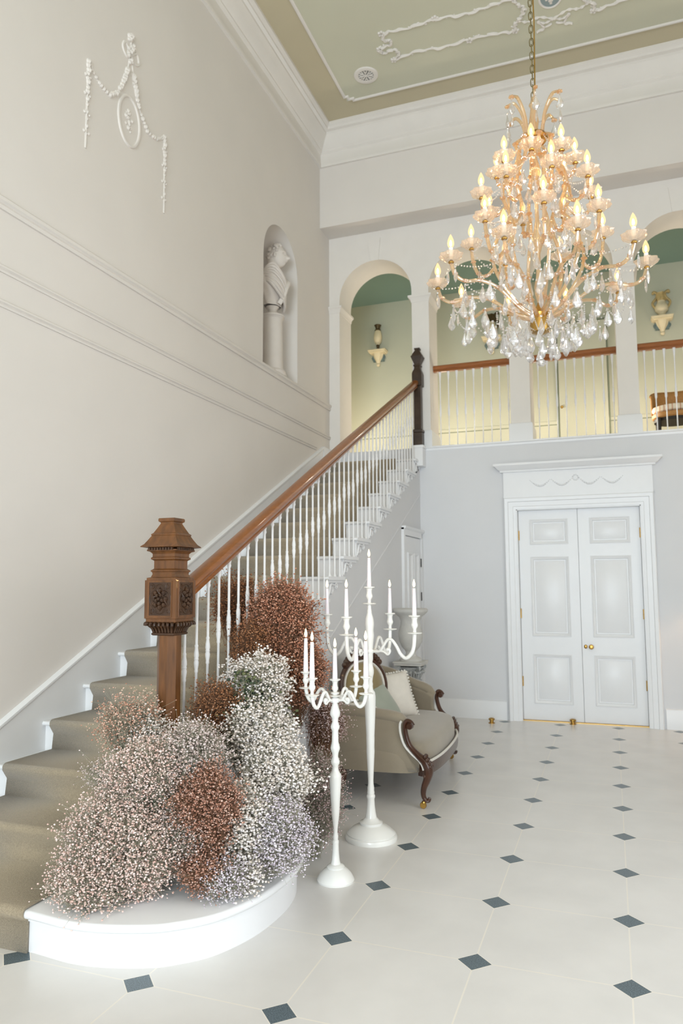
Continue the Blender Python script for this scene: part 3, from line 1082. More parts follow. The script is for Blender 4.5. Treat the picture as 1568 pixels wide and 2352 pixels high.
# ================================================================== PLASTER RELIEFS
rel = MB()
RY = -4.148
xx = XW - .002
def bead_run(b, pts, r0, r1, step=.028, jit=.006, seed=1):
    rr = random.Random(seed)
    P = [Vector(p) for p in smoothpath(pts, 16)]
    acc = 0
    L = sum((P[i + 1] - P[i]).length for i in range(len(P) - 1))
    done = 0
    for i in range(len(P) - 1):
        d = (P[i + 1] - P[i]).length
        acc += d
        done += d
        if acc >= step:
            acc = 0
            r = r0 + (r1 - r0) * done / L
            p = P[i] + Vector((0, rr.uniform(-jit, jit), rr.uniform(-jit, jit)))
            b.ball(p, r * rr.uniform(.8, 1.2), 7)
for s in (-1, 1):
    bead_run(rel, [(xx, RY + s * .47, 5.23), (xx, RY + s * .38, 5.16), (xx, RY + s * .24, 5.14), (xx, RY + s * .12, 5.26), (xx, RY + s * .03, 5.5)], .016, .026, seed=3)
    bead_run(rel, [(xx, RY + s * .47, 5.25), (xx, RY + s * .475, 5.0), (xx, RY + s * .48, 4.58)], .026, .012, seed=4)
    for zz in (5.12, 4.98, 4.84, 4.7):
        for q in (-1, 1):
            rel.ball((xx, RY + s * .475 + q * .024, zz), .014, 6)
    bead_run(rel, [(xx, RY + s * .02, 5.5), (xx, RY + s * .06, 5.38), (xx, RY + s * .10, 5.3)], .02, .012, seed=5)
    rel.tube(smoothpath([(xx, RY, 5.62), (xx, RY + s * .07, 5.68), (xx, RY + s * .10, 5.62), (xx, RY + s * .05, 5.58), (xx, RY, 5.62)]), .014, 6)
for i in range(16):
    rel.ball((xx + .004, RY + rng.uniform(-.04, .04), 5.55 + i * .015), rng.uniform(.016, .028), 7)
rel.ball((xx + .004, RY, 5.77), .03, 8)
for s in (-1, 1):
    rel.tube(smoothpath([(xx, RY + s * .48, 4.58), (xx, RY + s * .475, 5.0), (xx, RY + s * .47, 5.23), (xx, RY + s * .38, 5.16), (xx, RY + s * .24, 5.14), (xx, RY + s * .12, 5.26), (xx, RY + s * .03, 5.5), (xx, RY, 5.75)], 10), .010, 6)
ro = rel.build('plaster_garland', M_WALL)
tag(ro, 'raised white plaster swag with bow and drops high on the left wall', 'plaster relief')
med = MB()
pts = [(XW + .004, RY + .13 * math.cos(2 * PI * i / 40), 5.08 + .195 * math.sin(2 * PI * i / 40)) for i in range(40)]
med.sweep(pts, [(-.014, -.004), (-.01, .006), (.0, .009), (.01, .006), (.014, -.004)], up=(1, 0, 0), closed=True)
for i in range(22):
    a, r = rng.uniform(0, 2 * PI), rng.uniform(0, .07)
    med.ball((XW - .006, RY + r * .7 * math.cos(a), 5.08 + r * 1.4 * math.sin(a)), rng.uniform(.012, .022), 7)
tag(med.build('plaster_medallion', M_WALL), 'oval white plaster medallion under the swag on the left wall', 'plaster relief')

# ceiling ornaments
def rocaille(pts, seed, r=.015):
    b = MB()
    rr = random.Random(seed)
    P = smoothpath([(x, y, ZC - .008) for x, y in pts], 10)
    Q = []
    for i, p in enumerate(P):
        Q.append((p[0] + .010 * math.sin(i * 1.3), p[1] + .010 * math.cos(i * 1.1), p[2]))
    for i, q in enumerate(Q):
        if i % 2 == 0:
            b.ball((q[0] + rr.uniform(-.02, .02), q[1] + rr.uniform(-.02, .02), ZC - .004), rr.uniform(.008, .016), 6)
    b.tube(Q, [r * (1 + .35 * math.sin(i * .9)) for i in range(len(Q))], 6)
    return b
def frame(xc, sx):
    f = lambda x: xc + sx * (x + .35)
    top_ = [(-.72, -1.62), (-.95, -1.60), (-1.2, -1.58), (-1.5, -1.62), (-1.8, -1.60), (-2.02, -1.62), (-2.08, -1.52)]
    end_ = [(-2.02, -1.50), (-2.04, -1.44), (-2.17, -1.42), (-2.14, -1.34), (-2.02, -1.35), (-1.98, -1.26)]
    bot_ = [(-2.05, -1.20), (-1.8, -1.24), (-1.5, -1.20), (-1.2, -1.22), (-.95, -1.20), (-.76, -1.17), (-.74, -1.26), (-.66, -1.34), (-.62, -1.44), (-.68, -1.52), (-.72, -1.62)]
    b = rocaille([(f(x), y) for x, y in top_ + end_ + bot_], 3)
    for x, y in ((-.74, -1.17), (-2.06, -1.2), (-2.16, -1.41), (-2.08, -1.62), (-1.5, -1.63), (-1.22, -1.2), (-.7, -1.62)):
        for i in range(5):
            a = i * 1.256
            b.ball((f(x) + .025 * math.cos(a), y + .025 * math.sin(a), ZC - .006), .018, 6)
    return b
tag(frame(-.35, 1).build('ceiling_scroll_frame', M_PLAST), 'long scrolled plaster frame on the ceiling left of the chandelier chain', 'ceiling moulding')
tag(frame(-.35, -1).build('ceiling_scroll_frame', M_PLAST), 'scrolled plaster frame on the ceiling right of the chandelier chain', 'ceiling moulding')
cm = thing('ceiling_medallion', 'oval blue and white figure medallion on the ceiling behind the chain', 'ceiling moulding', (-.36, -1.50, ZC))
b = MB().lathe([(0, 0), (.10, 0), (.10, -.006), (0, -.006)], 32, Matrix.Scale(1.3, 4, (0, 1, 0)))
b.build('field', M_MEDB, cm)
pts = [(.108 * math.cos(2 * PI * i / 36), .140 * math.sin(2 * PI * i / 36), 0) for i in range(36)]
MB().sweep(pts, [(-.012, 0), (-.01, -.012), (0, -.016), (.01, -.012), (.012, 0)], closed=True).build('rim', M_PLAST, cm)
b = MB()
for (x, y, r) in ((0, .05, .028), (0, .01, .035), (.02, -.03, .03), (-.025, -.02, .025), (.0, -.07, .03), (.035, .02, .016), (-.04, .03, .016), (0, .085, .018)):
    b.ball((x, y, -.004), r, 8, .3)
b.build('figure', M_PLAST, cm)
b = MB()
for s in (-1, 1):
    q = smoothpath([(-.35, -1.20, ZC - .008), (-.35 + s * .09, -1.17, ZC - .008), (-.35 + s * .16, -1.22, ZC - .008), (-.35 + s * .10, -1.10, ZC - .008), (-.35 + s * .18, -1.07, ZC - .008), (-.35 + s * .02, -1.14, ZC - .008)], 8)
    b.tube(q, [.012 + .005 * math.sin(i * 1.5) for i in range(len(q))], 6)
    q = smoothpath([(-.35, -1.2, ZC - .008), (-.35 + s * .14, -1.27, ZC - .008), (-.35 + s * .26, -1.25, ZC - .008), (-.35 + s * .36, -1.31, ZC - .008)], 8)
    b.tube(q, [.012 + .007 * math.sin(i * 1.5) for i in range(len(q))], 6)
tag(b.build('ceiling_bow', M_PLAST), 'white plaster ribbon bow on the ceiling below the oval medallion', 'ceiling moulding')
# ventilation rosette
v = thing('ceiling_vent', 'round pierced plaster vent in the corner of the ceiling', 'ceiling vent', (-2.43, -1.07, ZC - .004))
MB().lathe([(.085, 0), (.09, -.012), (.12, -.016), (.135, -.01), (.14, 0)], 36, cap=False).build('rim', M_PLAST, v)
b = MB().lathe([(0, -.001), (.088, -.001), (.088, -.004), (0, -.004)], 30)
b.build('backing', M_VENT, v)
b = MB()
for i in range(8):
    a = 2 * PI * i / 8
    b.tube([(.01 * math.cos(a), .01 * math.sin(a), -.008), (.05 * math.cos(a + .12), .05 * math.sin(a + .12), -.01), (.085 * math.cos(a), .085 * math.sin(a), -.008)], [.004, .010, .005], 6)
    b.tube([(.05 * math.cos(a + .39), .05 * math.sin(a + .39), -.008), (.085 * math.cos(a + .39), .085 * math.sin(a + .39), -.008)], .007, 6)
b.ball((0, 0, -.008), .014, 8)
b.build('grille', M_PLAST, v)

# ================================================================== NICHE: COLUMN AND BUST
CX, CY = XW - .15, NY + .09
pd = thing('niche_column', 'white round column pedestal standing in the wall niche', 'pedestal', (CX, CY, NZ0))
MB().lathe([(.165, 0), (.165, .025), (.15, .03), (.155, .05), (.145, .07), (.128, .08), (.122, .12), (.115, .64), (.12, .66)], 32).build('shaft', M_MARB, pd)
MB().lathe([(.118, .66), (.13, .68), (.14, .685), (.14, .70), (0, .70)], 32).build('top', M_MARB, pd)
bz = NZ0 + .70
bu = thing('marble_bust', 'white marble bust of a draped man on the niche column', 'bust', (CX, CY, bz), 0)
b = MB().lathe([(.085, 0), (.085, .02), (.07, .03), (.05, .06), (.05, .08), (.075, .11), (.0, .12)], 24)
b.build('socle', M_MARB, bu)
FA = -.9 + PI / 2   # facing
def bust_body(u, v):
    a = 2 * PI * u
    # v 0..1 from bottom of chest to neck
    prof = [(.05, .10, .07), (.16, .12, .09), (.26, .19, .12), (.34, .20, .125), (.39, .17, .105), (.42, .09, .075), (.45, .062, .06), (.57, .056, .058)]
    f = v * (len(prof) - 1)
    i = min(int(f), len(prof) - 2)
    q = f - i
    z, wx, wy = [prof[i][j] * (1 - q) + prof[i + 1][j] * q for j in range(3)]
    fold = 1 + .05 * math.sin(7 * a + z * 30) * (1 if z < .42 else 0)
    return (wx * math.cos(a) * fold, wy * math.sin(a) * fold, z + .06)
b = MB().grid(bust_body, 36, 24, True)
def head(u, v):
    a, e = 2 * PI * u, PI * (v - .5)
    x, y, z = .074 * math.cos(e) * math.cos(a), .098 * math.cos(e) * math.sin(a), .125 * math.sin(e)
    # face towards -y
    if y < 0:
        fz = z
        wgt = math.exp(-(x / .016) ** 2)
        y -= .034 * wgt * math.exp(-((fz + .016) / .026) ** 2) * (1.25 if fz < .0 else 1)          # nose
        y += .018 * math.exp(-((abs(x) - .030) / .016) ** 2) * math.exp(-((fz - .022) / .014) ** 2)   # eye sockets
        y -= .014 * math.exp(-(x / .03) ** 2) * math.exp(-((fz + .055) / .012) ** 2)          # lips
        y -= .012 * math.exp(-(x / .028) ** 2) * math.exp(-((fz + .088) / .02) ** 2)          # chin
        y -= .006 * math.exp(-((fz - .045) / .012) ** 2)          # brow
    return (x, y - .01, z + .66)
h = MB().grid(head, 72, 60, True)
for i in range(60):
    a, e = rng.uniform(0, 2 * PI), rng.uniform(-.3, 1.4)
    x, y, z = .076 * math.cos(e) * math.cos(a), .1 * math.cos(e) * math.sin(a), .128 * math.sin(e)
    if y < -.03 and z < .075:
        continue
    h.ball((x, y - .01, z + .665), rng.uniform(.016, .024), 7)
for s in (-1, 1):
    h.ball((s * .076, 0, .655), .018, 8, 1.5)
o = b.build('torso', M_MARB, bu, ang=80)
o.rotation_euler = (0, 0, 1.25)
g = MB()
for i in range(9):
    t = (i - 4) * .030
    g.tube(smoothpath([(-.19 + abs(t) * .4, .04 + t * .3, .42 - abs(t) * .6), (-.13, -.09, .41 + t * .8), (-.03, -.118 - .012 * (i % 2), .34 + t), (.07, -.10, .25 + t * .9), (.13, -.03, .18 + t * .7)], 6), .026, 8, flat=.6)
g.tube(smoothpath([(.15, -.05, .44), (.11, -.11, .38), (.06, -.13, .30), (.03, -.12, .2), (.0, -.09, .12)], 6), .026, 8, flat=.6)
o2 = g.build('drapery', M_MARB, bu)
o2.rotation_euler = (0, 0, 1.25)
o3 = h.build('head', M_MARB, bu, ang=80)
o3.rotation_euler = (0, 0, 1.85)
o3.location = (.03, .02, .005)
for o in (o, o2, o3):
    o.scale = (1.12, 1.12, 1.06)

# ================================================================== CORRIDOR: BRACKETS, VASES, CHAIR
def bracket(x, lab):
    t_ = thing('wall_bracket', lab, 'wall bracket', (x, YC, 4.87), 0, 'gallery wall brackets')
    b = MB()
    b.sweep([(-.12, 0, .20), (-.12, -.15, .20), (.12, -.15, .20), (.12, 0, .20)], [(-.12, -.0), (-.01, 0), (-.01, .008), (.01, .014), (.01, .03), (.018, .035), (.018, .05), (-.12, .05)])
    b.build('shelf', M_CREAM, t_)
    b = MB()
    b.lathe([(0, -.0), (.018, .008), (.028, .03), (.02, .05), (.035, .09), (.06, .14), (.075, .19), (.08, .21)], 14, Matrix.Translation((0, -.06, 0)), sc=lambda a, r, z: 1 + .1 * math.cos(6 * a))
    b.build('corbel', M_CREAM, t_)
    for s in (-1, 1):
        MB().box((s * .055 - .03, -.06, .09), (s * .055 + .03, -.002, .19)).tube(smoothpath([(s * .05, -.04, .19), (s * .10, -.04, .15), (s * .07, -.04, .11), (s * .05, -.04, .15)]), .012, 6).build('scroll', M_BLUEB, t_)
    return t_
bracket(-3.24, 'cream wall bracket under the tall slender vase seen through the first arch')
bracket(-1.51, 'cream wall bracket behind the left side of the chandelier crystals')
bracket(0.767, 'cream wall bracket above the cane chair in the right arch')
def vase_slim(x, lab):
    v_ = thing('vase', lab, 'vase', (x, YC - .075, 5.12))
    MB().lathe([(.045, 0), (.045, .012), (.02, .03), (.018, .06), (.028, .075), (.018, .09)], 18).build('foot', M_BRONZE, v_)
    MB().lathe([(.02, .09), (.05, .13), (.062, .2), (.055, .27), (.042, .31)], 20).build('body', M_CREAM, v_)
    MB().lathe([(.042, .31), (.05, .32), (.034, .335), (.038, .37), (.055, .40), (.05, .405)], 18).build('neck', M_BRONZE, v_)
vase_slim(-3.24, 'tall slender cream and bronze vase on the bracket seen through the first arch')
def vase_gilt(x, lab, m2):
    v_ = thing('vase', lab, 'vase', (x, YC - .075, 5.12))
    MB().lathe([(.06, 0), (.06, .02), (.04, .035), (.05, .05), (.082, .09), (.085, .13), (.07, .17), (.05, .2), (.05, .22)], 20).build('body', M_CREAM, v_)
    for s in (-1, 1):
        g = MB()
        g.tube(smoothpath([(s * .07, 0, .12), (s * .11, 0, .2), (s * .06, 0, .27), (s * .05, 0, .33), (s * .09, 0, .36), (s * .10, 0, .33)]), .017, 7)
        g.build('handle', m2, v_)
    MB().lathe([(.05, .22), (.06, .26), (.045, .30), (.055, .335), (.0, .34)], 14, sc=lambda a, r, z: 1 + .15 * math.cos(5 * a)).build('flowers', m2, v_)
vase_gilt(-1.51, 'dark gilt vase on the bracket behind the left chandelier crystals', M_BRONZE)
vase_gilt(0.767, 'gilt two handled urn on the bracket in the right arch', M_GILT)

ch = thing('cane_chair', 'rounded cane backed chair with striped seat cushion on the gallery', 'chair', (.80, 1.15, ZG))
b = MB()
def cb(u, v):
    a = PI * (u - .5) * .95
    zt_ = .40 + .32 * v * (1 - .28 * (abs(u - .5) * 2) ** 3)
    return (.27 * math.sin(a), .26 * math.cos(a) - .02, zt_)
b.grid(cb, 25, 7)
o = b.build('backrest', M_CANE, ch, ang=80)
md = o.modifiers.new('t', 'SOLIDIFY')
md.thickness = .025
pts = [cb(i / 24, 1) for i in range(25)]
MB().tube(pts, .014, 8).build('back_frame', M_CANE, ch)
b = MB().lathe([(0, .40), (.22, .40), (.25, .415), (.26, .445), (.25, .475), (.2, .49), (0, .495)], 28)
b.build('seat_cushion', M_STRIPE, ch)
MB().lathe([(.245, .33), (.26, .345), (.26, .385), (.24, .40), (0, .40)], 28).build('seat_rail', M_CANE, ch)
MB().lathe([(0.0, .29), (.24, .29), (.24, .33)], 28).build('underside', M_DARK, ch)
for sx in (-1, 1):
    for sy in (-1, 1):
        MB().lathe([(.012, 0), (.016, .1), (.024, .33)], 10, Matrix.Translation((sx * .19, sy * .17, 0))).build('leg', M_DARK, ch)

# ================================================================== URN AND PEDESTAL BEFORE THE CUPBOARD
UX, UY = -1.955, -1.22
col = thing('capital_pedestal', 'weathered stone pedestal with carved leaf capital behind the settee', 'pedestal', (UX, UY, 0))
MB().lathe([(.15, 0), (.15, .05), (.13, .06), (.135, .09), (.10, .11), (.085, .14), (.082, .54), (.09, .55)], 24).build('shaft', M_STONE, col)
b = MB()
b.lathe([(.10, .55), (.11, .56), (.11, .585), (.085, .60), (.085, .63), (.10, .68), (.13, .715)], 24)
for i in range(8):
    a = 2 * PI * i / 8
    A = Matrix.Rotation(a, 4, 'Z')
    for du in (-.02, 0, .02):
        b.tube(smoothpath([(.088, du, .60), (.10, du * 1.3, .64), (.118, du * 1.5, .67), (.132, du * 1.2, .668), (.128, du, .655)], 4), .010, 6, A)
for i in range(4):
    A = Matrix.Rotation(PI / 4 + i * PI / 2, 4, 'Z')
    q = scroll_pts(.150, .705, .026, 1.3, PI / 2, -1)
    b.tube([(y, 0, z) for y, z in q], .010, 6, A)
    b.tube(smoothpath([(.09, 0, .65), (.12, 0, .70), (.15, 0, .73)]), .012, 6, A)
b.build('capital', M_STONED, col)
b = MB()
sq([(.13, .728), (.14, .735), (.14, .75), (.148, .755), (.148, .77)], b=b)
b.build('abacus', M_STONE, col, ang=20)
urn = thing('stone_urn', 'pale stone urn with wide rim on the leaf capital pedestal', 'urn', (UX, UY, .77))
MB().lathe([(.115, 0), (.115, .02), (.10, .03), (.06, .05), (.05, .08), (.055, .10)], 28).build('foot', M_STONE, urn)
MB().lathe([(.055, .10), (.09, .14), (.118, .20), (.125, .26), (.118, .31), (.105, .35), (.10, .40), (.115, .44), (.15, .47), (.172, .49), (.178, .50), (.178, .52), (.165, .528),
            (.14, .52), (.12, .49)], 32, cap=False).build('bowl', M_STONE, urn)

# ================================================================== SETTEE
sf = thing('settee', 'taupe velvet settee with carved dark wood scroll arms beside the stairs', 'sofa', (0, 0, 0))
def half(pts, n=6):
    return smoothpath(pts, n)
# seat
def seat(u, v):
    # u round the plan outline, v from bottom rail up over the top
    pass
plan = smoothpath([(-1.98, -3.45, 0), (-1.62, -3.46, 0), (-1.36, -3.40, 0), (-1.28, -3.15, 0), (-1.27, -2.70, 0), (-1.31, -2.25, 0), (-1.42, -2.0, 0), (-1.65, -1.93, 0), (-1.98, -1.95, 0)], 6)
pl = [(p[0], p[1]) for p in plan]
c0 = Vector((-1.66, -2.69))
b = MB()
ringz = [(.22, .99), (.30, 1.0), (.345, 1.0), (.375, .99), (.405, .96), (.425, .88), (.437, .7), (.44, .4)]
n = len(pl)
vs = []
for z, s in ringz:
    for x, y in pl:
        vs.append((c0.x + (x - c0.x) * s, c0.y + (y - c0.y) * s, z))
fs = []
for i in range(len(ringz) - 1):
    for j in range(n):
        j2 = (j + 1) % n
        fs.append((i * n + j, i * n + j2, (i + 1) * n + j2, (i + 1) * n + j))
fs.append(tuple(range((len(ringz) - 1) * n, len(ringz) * n)))
fs.append(tuple(range(n - 1, -1, -1)))
b.add(vs, fs)
b.build('seat', M_VELV, sf, ang=70)
fr_ = [p for p in pl if p[0] > -1.36 and p[1] > -3.40]
MB().sweep([(x * 1.0 + .006, y, .245) for x, y in fr_], [(-.02, -.05), (.018, -.05), (.024, -.02), (.018, .03), (-.02, .03)]).build('seat_rail', M_SOFW, sf)
MB().tube([(x + .022, y, .285) for x, y in fr_], .010, 6).build('braid', M_BRAID, sf)
# arms
def arm(y, sgn, top, name):
    """side panel in plane y, curving into the back; top = [(x,z)...] from back to front"""
    T = smoothpath([(x, 0, z) for x, z in top], 6)
    b = MB()
    nT = len(T)
    def f(u, v):
        i = u * (nT - 1)
        p = T[int(round(i))]
        zb = .215 + .02 * u
        z = zb + (p[2] - zb) * v
        # S front edge
        fx = p[0]
        if u > .5:
            k = (u - .5) * 2
            fx = p[0] + k * (.075 * (1 - v) ** 1.5 - .03 * math.sin(PI * v))
        bulge = .05 * math.sin(PI * min(1, v * 1.05)) * (1 - .5 * u)
        return (fx, y + sgn * bulge - sgn * .06 * max(0, 1 - u * 4) ** 2, z)
    b.grid(f, nT, 12)
    o = b.build('arm', M_VELV, sf, ang=80)
    m_ = o.modifiers.new('t', 'SOLIDIFY')
    m_.thickness = .07
    m_.offset = 1 if sgn > 0 else -1
    b = MB()
    pts = [f(i / (nT - 1), 1) for i in range(nT)]
    b.tube([(p[0], p[1] - sgn * .03, p[2] - .005) for p in pts], [.045] * (nT - 4) + [.04, .034, .028, .02], 10)
    b.build('arm_roll', M_VELV, sf)
    return f
near_top = [(-2.06, .63), (-1.85, .625), (-1.65, .615), (-1.5, .60), (-1.415, .565)]
arm(-3.42, -1, near_top, 'near')
far_top = [(-2.06, .78), (-1.9, .73), (-1.75, .665), (-1.62, .62), (-1.535, .565)]
arm(-1.97, 1, far_top, 'far')
# carved front posts: S scroll arm front running into cabriole leg and castor
def post(y, dx, leg_only=False):
    front = [(-1.355, .555), (-1.375, .58), (-1.40, .585), (-1.415, .56), (-1.412, .50), (-1.385, .42), (-1.33, .36), (-1.275, .315), (-1.25, .26), (-1.262, .20), (-1.285, .14), (-1.29, .09), (-1.275, .06), (-1.255, .055), (-1.245, .075)]
    P = smoothpath([(x + dx, y, z) for x, z in front], 5)
    nP = len(P)
    R_ = []
    for i in range(nP):
        t = i / (nP - 1)
        R_.append(.022 - .008 * max(0, 1 - t * 4) + .018 * math.exp(-((t - .55) / .12) ** 2) - .008 * max(0, (t - .75) * 4) + .003 * math.exp(-(t / .08) ** 2))
    o = MB().tube(P, R_, 10, flat=.85).build('arm_post', M_SOFW, sf)
    sc_ = MB().lathe([(0, -.03), (.020, -.03), (.023, -.02), (.023, .02), (.020, .03), (0, .03)], 16, Matrix.Translation((-1.378 + dx, y, .552)) @ Matrix.Rotation(PI / 2, 4, 'X'))
    sc_.build('scroll_end', M_SOFW, o)
    g = MB()
    for k in range(7):
        g.ball((-1.235 + dx - .012 * abs(k - 3), y - .018, .22 + k * .022), .016, 7)
        g.ball((-1.235 + dx - .012 * abs(k - 3), y + .018, .22 + k * .022), .016, 7)
    g.build('knee_carving', M_SOFW, o)
    g = MB().lathe([(.014, .05), (.016, .04), (.010, .032)], 10, Matrix.Translation((-1.288 + dx, y, 0)))
    g.lathe([(0, -.011), (.020, -.011), (.023, -.006), (.023, .006), (.020, .011), (0, .011)], 16, Matrix.Translation((-1.292 + dx, y, .023)) @ Matrix.Rotation(PI / 2, 4, 'X'))
    g.build('castor', M_BRASS, o)
    br_ = MB().tube([(p[0] - .034, p[1] - .012, p[2]) for p in P[int(nP * .16):int(nP * .58)]], .0085, 6)
    br_.build('braid', M_BRAID, o)
    return o
post(-3.45, 0.0)
post(-1.94, -.115)
for yy in (-3.42, -2.0):
    P = smoothpath([(-1.90, yy, .24), (-1.89, yy, .18), (-1.905, yy, .10), (-1.93, yy, .05)], 5)
    o = MB().tube(P, [.034 - .001 * i for i in range(len(P))], 10).build('leg', M_SOFW, sf)
    g = MB().lathe([(0, -.011), (.020, -.011), (.023, -.006), (.023, .006), (.020, .011), (0, .011)], 16, Matrix.Translation((-1.93, yy, .023)) @ Matrix.Rotation(PI / 2, 4, 'X'))
    g.build('castor', M_BRASS, o)
# back: low padded run and the oval medallion with carved frame at the near end
def back(u, v):
    y = -3.44 + 1.47 * u
    top_ = .60 + .20 * math.exp(-((y + 2.9) / .26) ** 2) + .10 * math.exp(-((y + 1.95) / .25) ** 2)
    return (-2.0 - .03 * math.sin(PI * v), y, .23 + (top_ - .23) * v)
b = MB().grid(back, 30, 10)
o = b.build('backrest', M_VELV, sf, ang=80)
m_ = o.modifiers.new('t', 'SOLIDIFY')
m_.thickness = .09
m_.offset = 0
b = MB()
b.ball((0, 0, 0), .15, 20, 1.5)
b.v = [(x * .62 - 2.03, y * .9 - 3.36, z * .75 + .585) for x, y, z in b.v]
b.build('back_end_bolster', M_VELV, sf, ang=80)
RM = Matrix.Translation((-1.90, -2.88, .735)) @ Matrix.Rotation(-.5, 4, 'Z') @ Matrix.Rotation(-.15, 4, 'Y') @ Matrix.Rotation(PI / 2, 4, 'Y')
def ov(r, s):
    return [(s * r * 1.0 * math.cos(2 * PI * i / 40), r * 1.08 * math.sin(2 * PI * i / 40), 0) for i in range(40)]
MB().lathe([(0, .045), (.10, .04), (.16, .025), (.19, 0), (.19, -.03), (0, -.03)], 40, RM, sc=lambda a, r, z: 1.0 + .06 * abs(math.sin(a))).build('medallion_pad', M_VELG, sf, ang=80)
MB().tube([RM @ Vector(p) for p in ov(.196, 1)] + [RM @ Vector(ov(.196, 1)[0])], .010, 6).build('braid', M_BRAID, sf)
MB().tube([RM @ Vector((p[0], p[1], p[2] - .01)) for p in ov(.222, 1)] + [RM @ Vector(ov(.222, 1)[0])], .020, 8).build('back_frame', M_SOFW, sf)
g = MB()
for i in range(15):
    a = PI + (i - 7) * .11
    r = .245 + .03 * math.cos((i - 7) / 7 * PI / 2)
    g.ball(RM @ Vector((r * math.cos(a), r * 1.1 * math.sin(a), 0)), .026, 7)
g.build('crest_carving', M_SOFW, sf)

# ---- cushions
def cushion(name, c, size, nrm, m, lab, pom=True, roll=0.0, mp=None):
    t_ = thing(name, lab, 'cushion', c)
    b = MB()
    hs = size / 2
    def fp(s):
        def f(u, v):
            a, d = u * 2 - 1, v * 2 - 1
            k = (1 - abs(a) ** 2.6) * (1 - abs(d) ** 2.6)
            pin = 1 - .06 * (1 - abs(a * d))
            return (a * hs * (1 - .07 * (1 - a * a) * 0 - .05 * (1 - d * d) * 0 + .0) * pin, d * hs * pin, s * .075 * max(k, 0) ** .5)
        return f
    b.grid(fp(1), 17, 17)
    b.grid(fp(-1), 17, 17)
    q = Vector(nrm).to_track_quat('Z', 'Y')
    MM = q.to_matrix().to_4x4() @ Matrix.Rotation(roll, 4, 'Z')
    b.v = [tuple(MM @ Vector(p)) for p in b.v]
    b.build('cover', m, t_, ang=80)
    if pom:
        g = MB()
        for e in range(4):
            for i in range(15):
                s = -1 + 2 * (i + .5) / 15
                p = {0: (s, -1), 1: (s, 1), 2: (-1, s), 3: (1, s)}[e]
                pin = 1 - .06 * (1 - abs(p[0] * p[1]))
                g.ball(MM @ Vector((p[0] * hs * pin * 1.02, p[1] * hs * pin * 1.02, rng.uniform(-.006, .006))), .011, 6)
        g.build('pom_pom_trim', mp or M_BRAID, t_)
    return t_
cushion('cushion', (-1.80, -2.44, .60), .40, (.62, -.62, .42), M_LINEN, 'square white linen cushion with pom pom edge at the far settee arm', True, .06)
cushion('cushion', (-1.80, -2.82, .57), .36, (.80, -.38, .45), M_SAGE, 'pale sage velvet cushion leaning against the white pom pom cushion', True, .35)
cushion('cushion', (-1.80, -3.10, .525), .32, (.6, -.15, .8), M_LINEN, 'white pom pom cushion in front of the oval settee back', True, -.1)

# ================================================================== CANDELABRA
def candelabrum(loc, lab, prof, prof_base, arm_z, R, ang0, cup_z, hub_z, centre_cup=None):
    c = thing('candelabra', lab, 'candelabra', loc)
    MB().lathe(prof_base, 48).build('base', M_CANDL, c)
    MB().lathe(prof, 28).build('stem', M_CANDL, c)
    cupp = [(.007, -.018), (.010, -.012), (.012, -.006), (.044, 0), (.046, .004), (.042, .006), (.012, .008), (.010, .02), (.012, .03), (.020, .042), (.022, .054), (.017, .066), (.016, .085), (.022, .098), (.034, .102), (.036, .108), (.033, .110), (.013, .108)]
    sc_ = R / .31 * .5 + .5
    ccup = [(r * sc_, z * sc_) for r, z in cupp]
    top_h = .106 * sc_
    out = []
    s_ = R / .31
    for i in range(4):
        a = math.radians(ang0 + 90 * i)
        # local radial profile: tie ring -> scroll -> S arm -> cup
        d = lambda r, z: (r * math.cos(a), r * math.sin(a), z)
        g = MB()
        pth = [(.02, hub_z), (.07 * s_, hub_z + .004), (.095 * s_, hub_z + .035 * s_), (.125 * s_, hub_z + .075 * s_), (.155 * s_, hub_z + .075 * s_), (.185 * s_, hub_z + .04 * s_), (.215 * s_, hub_z - .01 * s_), (.25 * s_, hub_z - .032 * s_),
               (.285 * s_, hub_z - .005 * s_), (.303 * s_, hub_z + .04 * s_), (R, cup_z)]
        P = smoothpath([d(r, z) for r, z in pth], 6)
        nP = len(P)
        g.tube(P, [(.0085 + .004 * (i_ / nP)) * (.55 + .45 * s_) for i_ in range(nP)], 8)
        q = [(.075 * s_, hub_z + .004), (.10 * s_, hub_z + .0), (.125 * s_, hub_z - .015 * s_), (.14 * s_, hub_z + .0 * s_), (.135 * s_, hub_z + .018 * s_), (.12 * s_, hub_z + .012 * s_)]
        g.tube(smoothpath([d(r, z) for r, z in q], 5), [.007] * 16 + [.009] * 6 + [.011] * 4, 8)
        p0 = d(.098 * s_, hub_z + .03 * s_)
        ao = g.build('arm', M_CANDL, c)
        MB().lathe(ccup, 24, Matrix.Translation(d(R, cup_z))).build('candle_cup', M_CANDL, ao)
        out.append((loc[0] + R * math.cos(a), loc[1] + R * math.sin(a), cup_z + top_h))
    if centre_cup is not None:
        MB().lathe(ccup, 24, Matrix.Translation((0, 0, centre_cup))).build('candle_cup', M_CANDL, c)
        out.append((loc[0], loc[1], centre_cup + top_h))
    MB().lathe([(.010, hub_z - .014), (.024, hub_z - .012), (.026, hub_z), (.024, hub_z + .012), (.010, hub_z + .014)], 20).build('collar', M_CANDL, c)
    return out
k_ = .00268
tall_base = [(.0, .0), (.158, 0), (.160, .012), (.155, .026), (.146, .030), (.148, .036), (.118, .062), (.090, .078), (.068, .086), (.070, .090), (.070, .100), (.052, .106), (.036, .125), (.0, .126)]
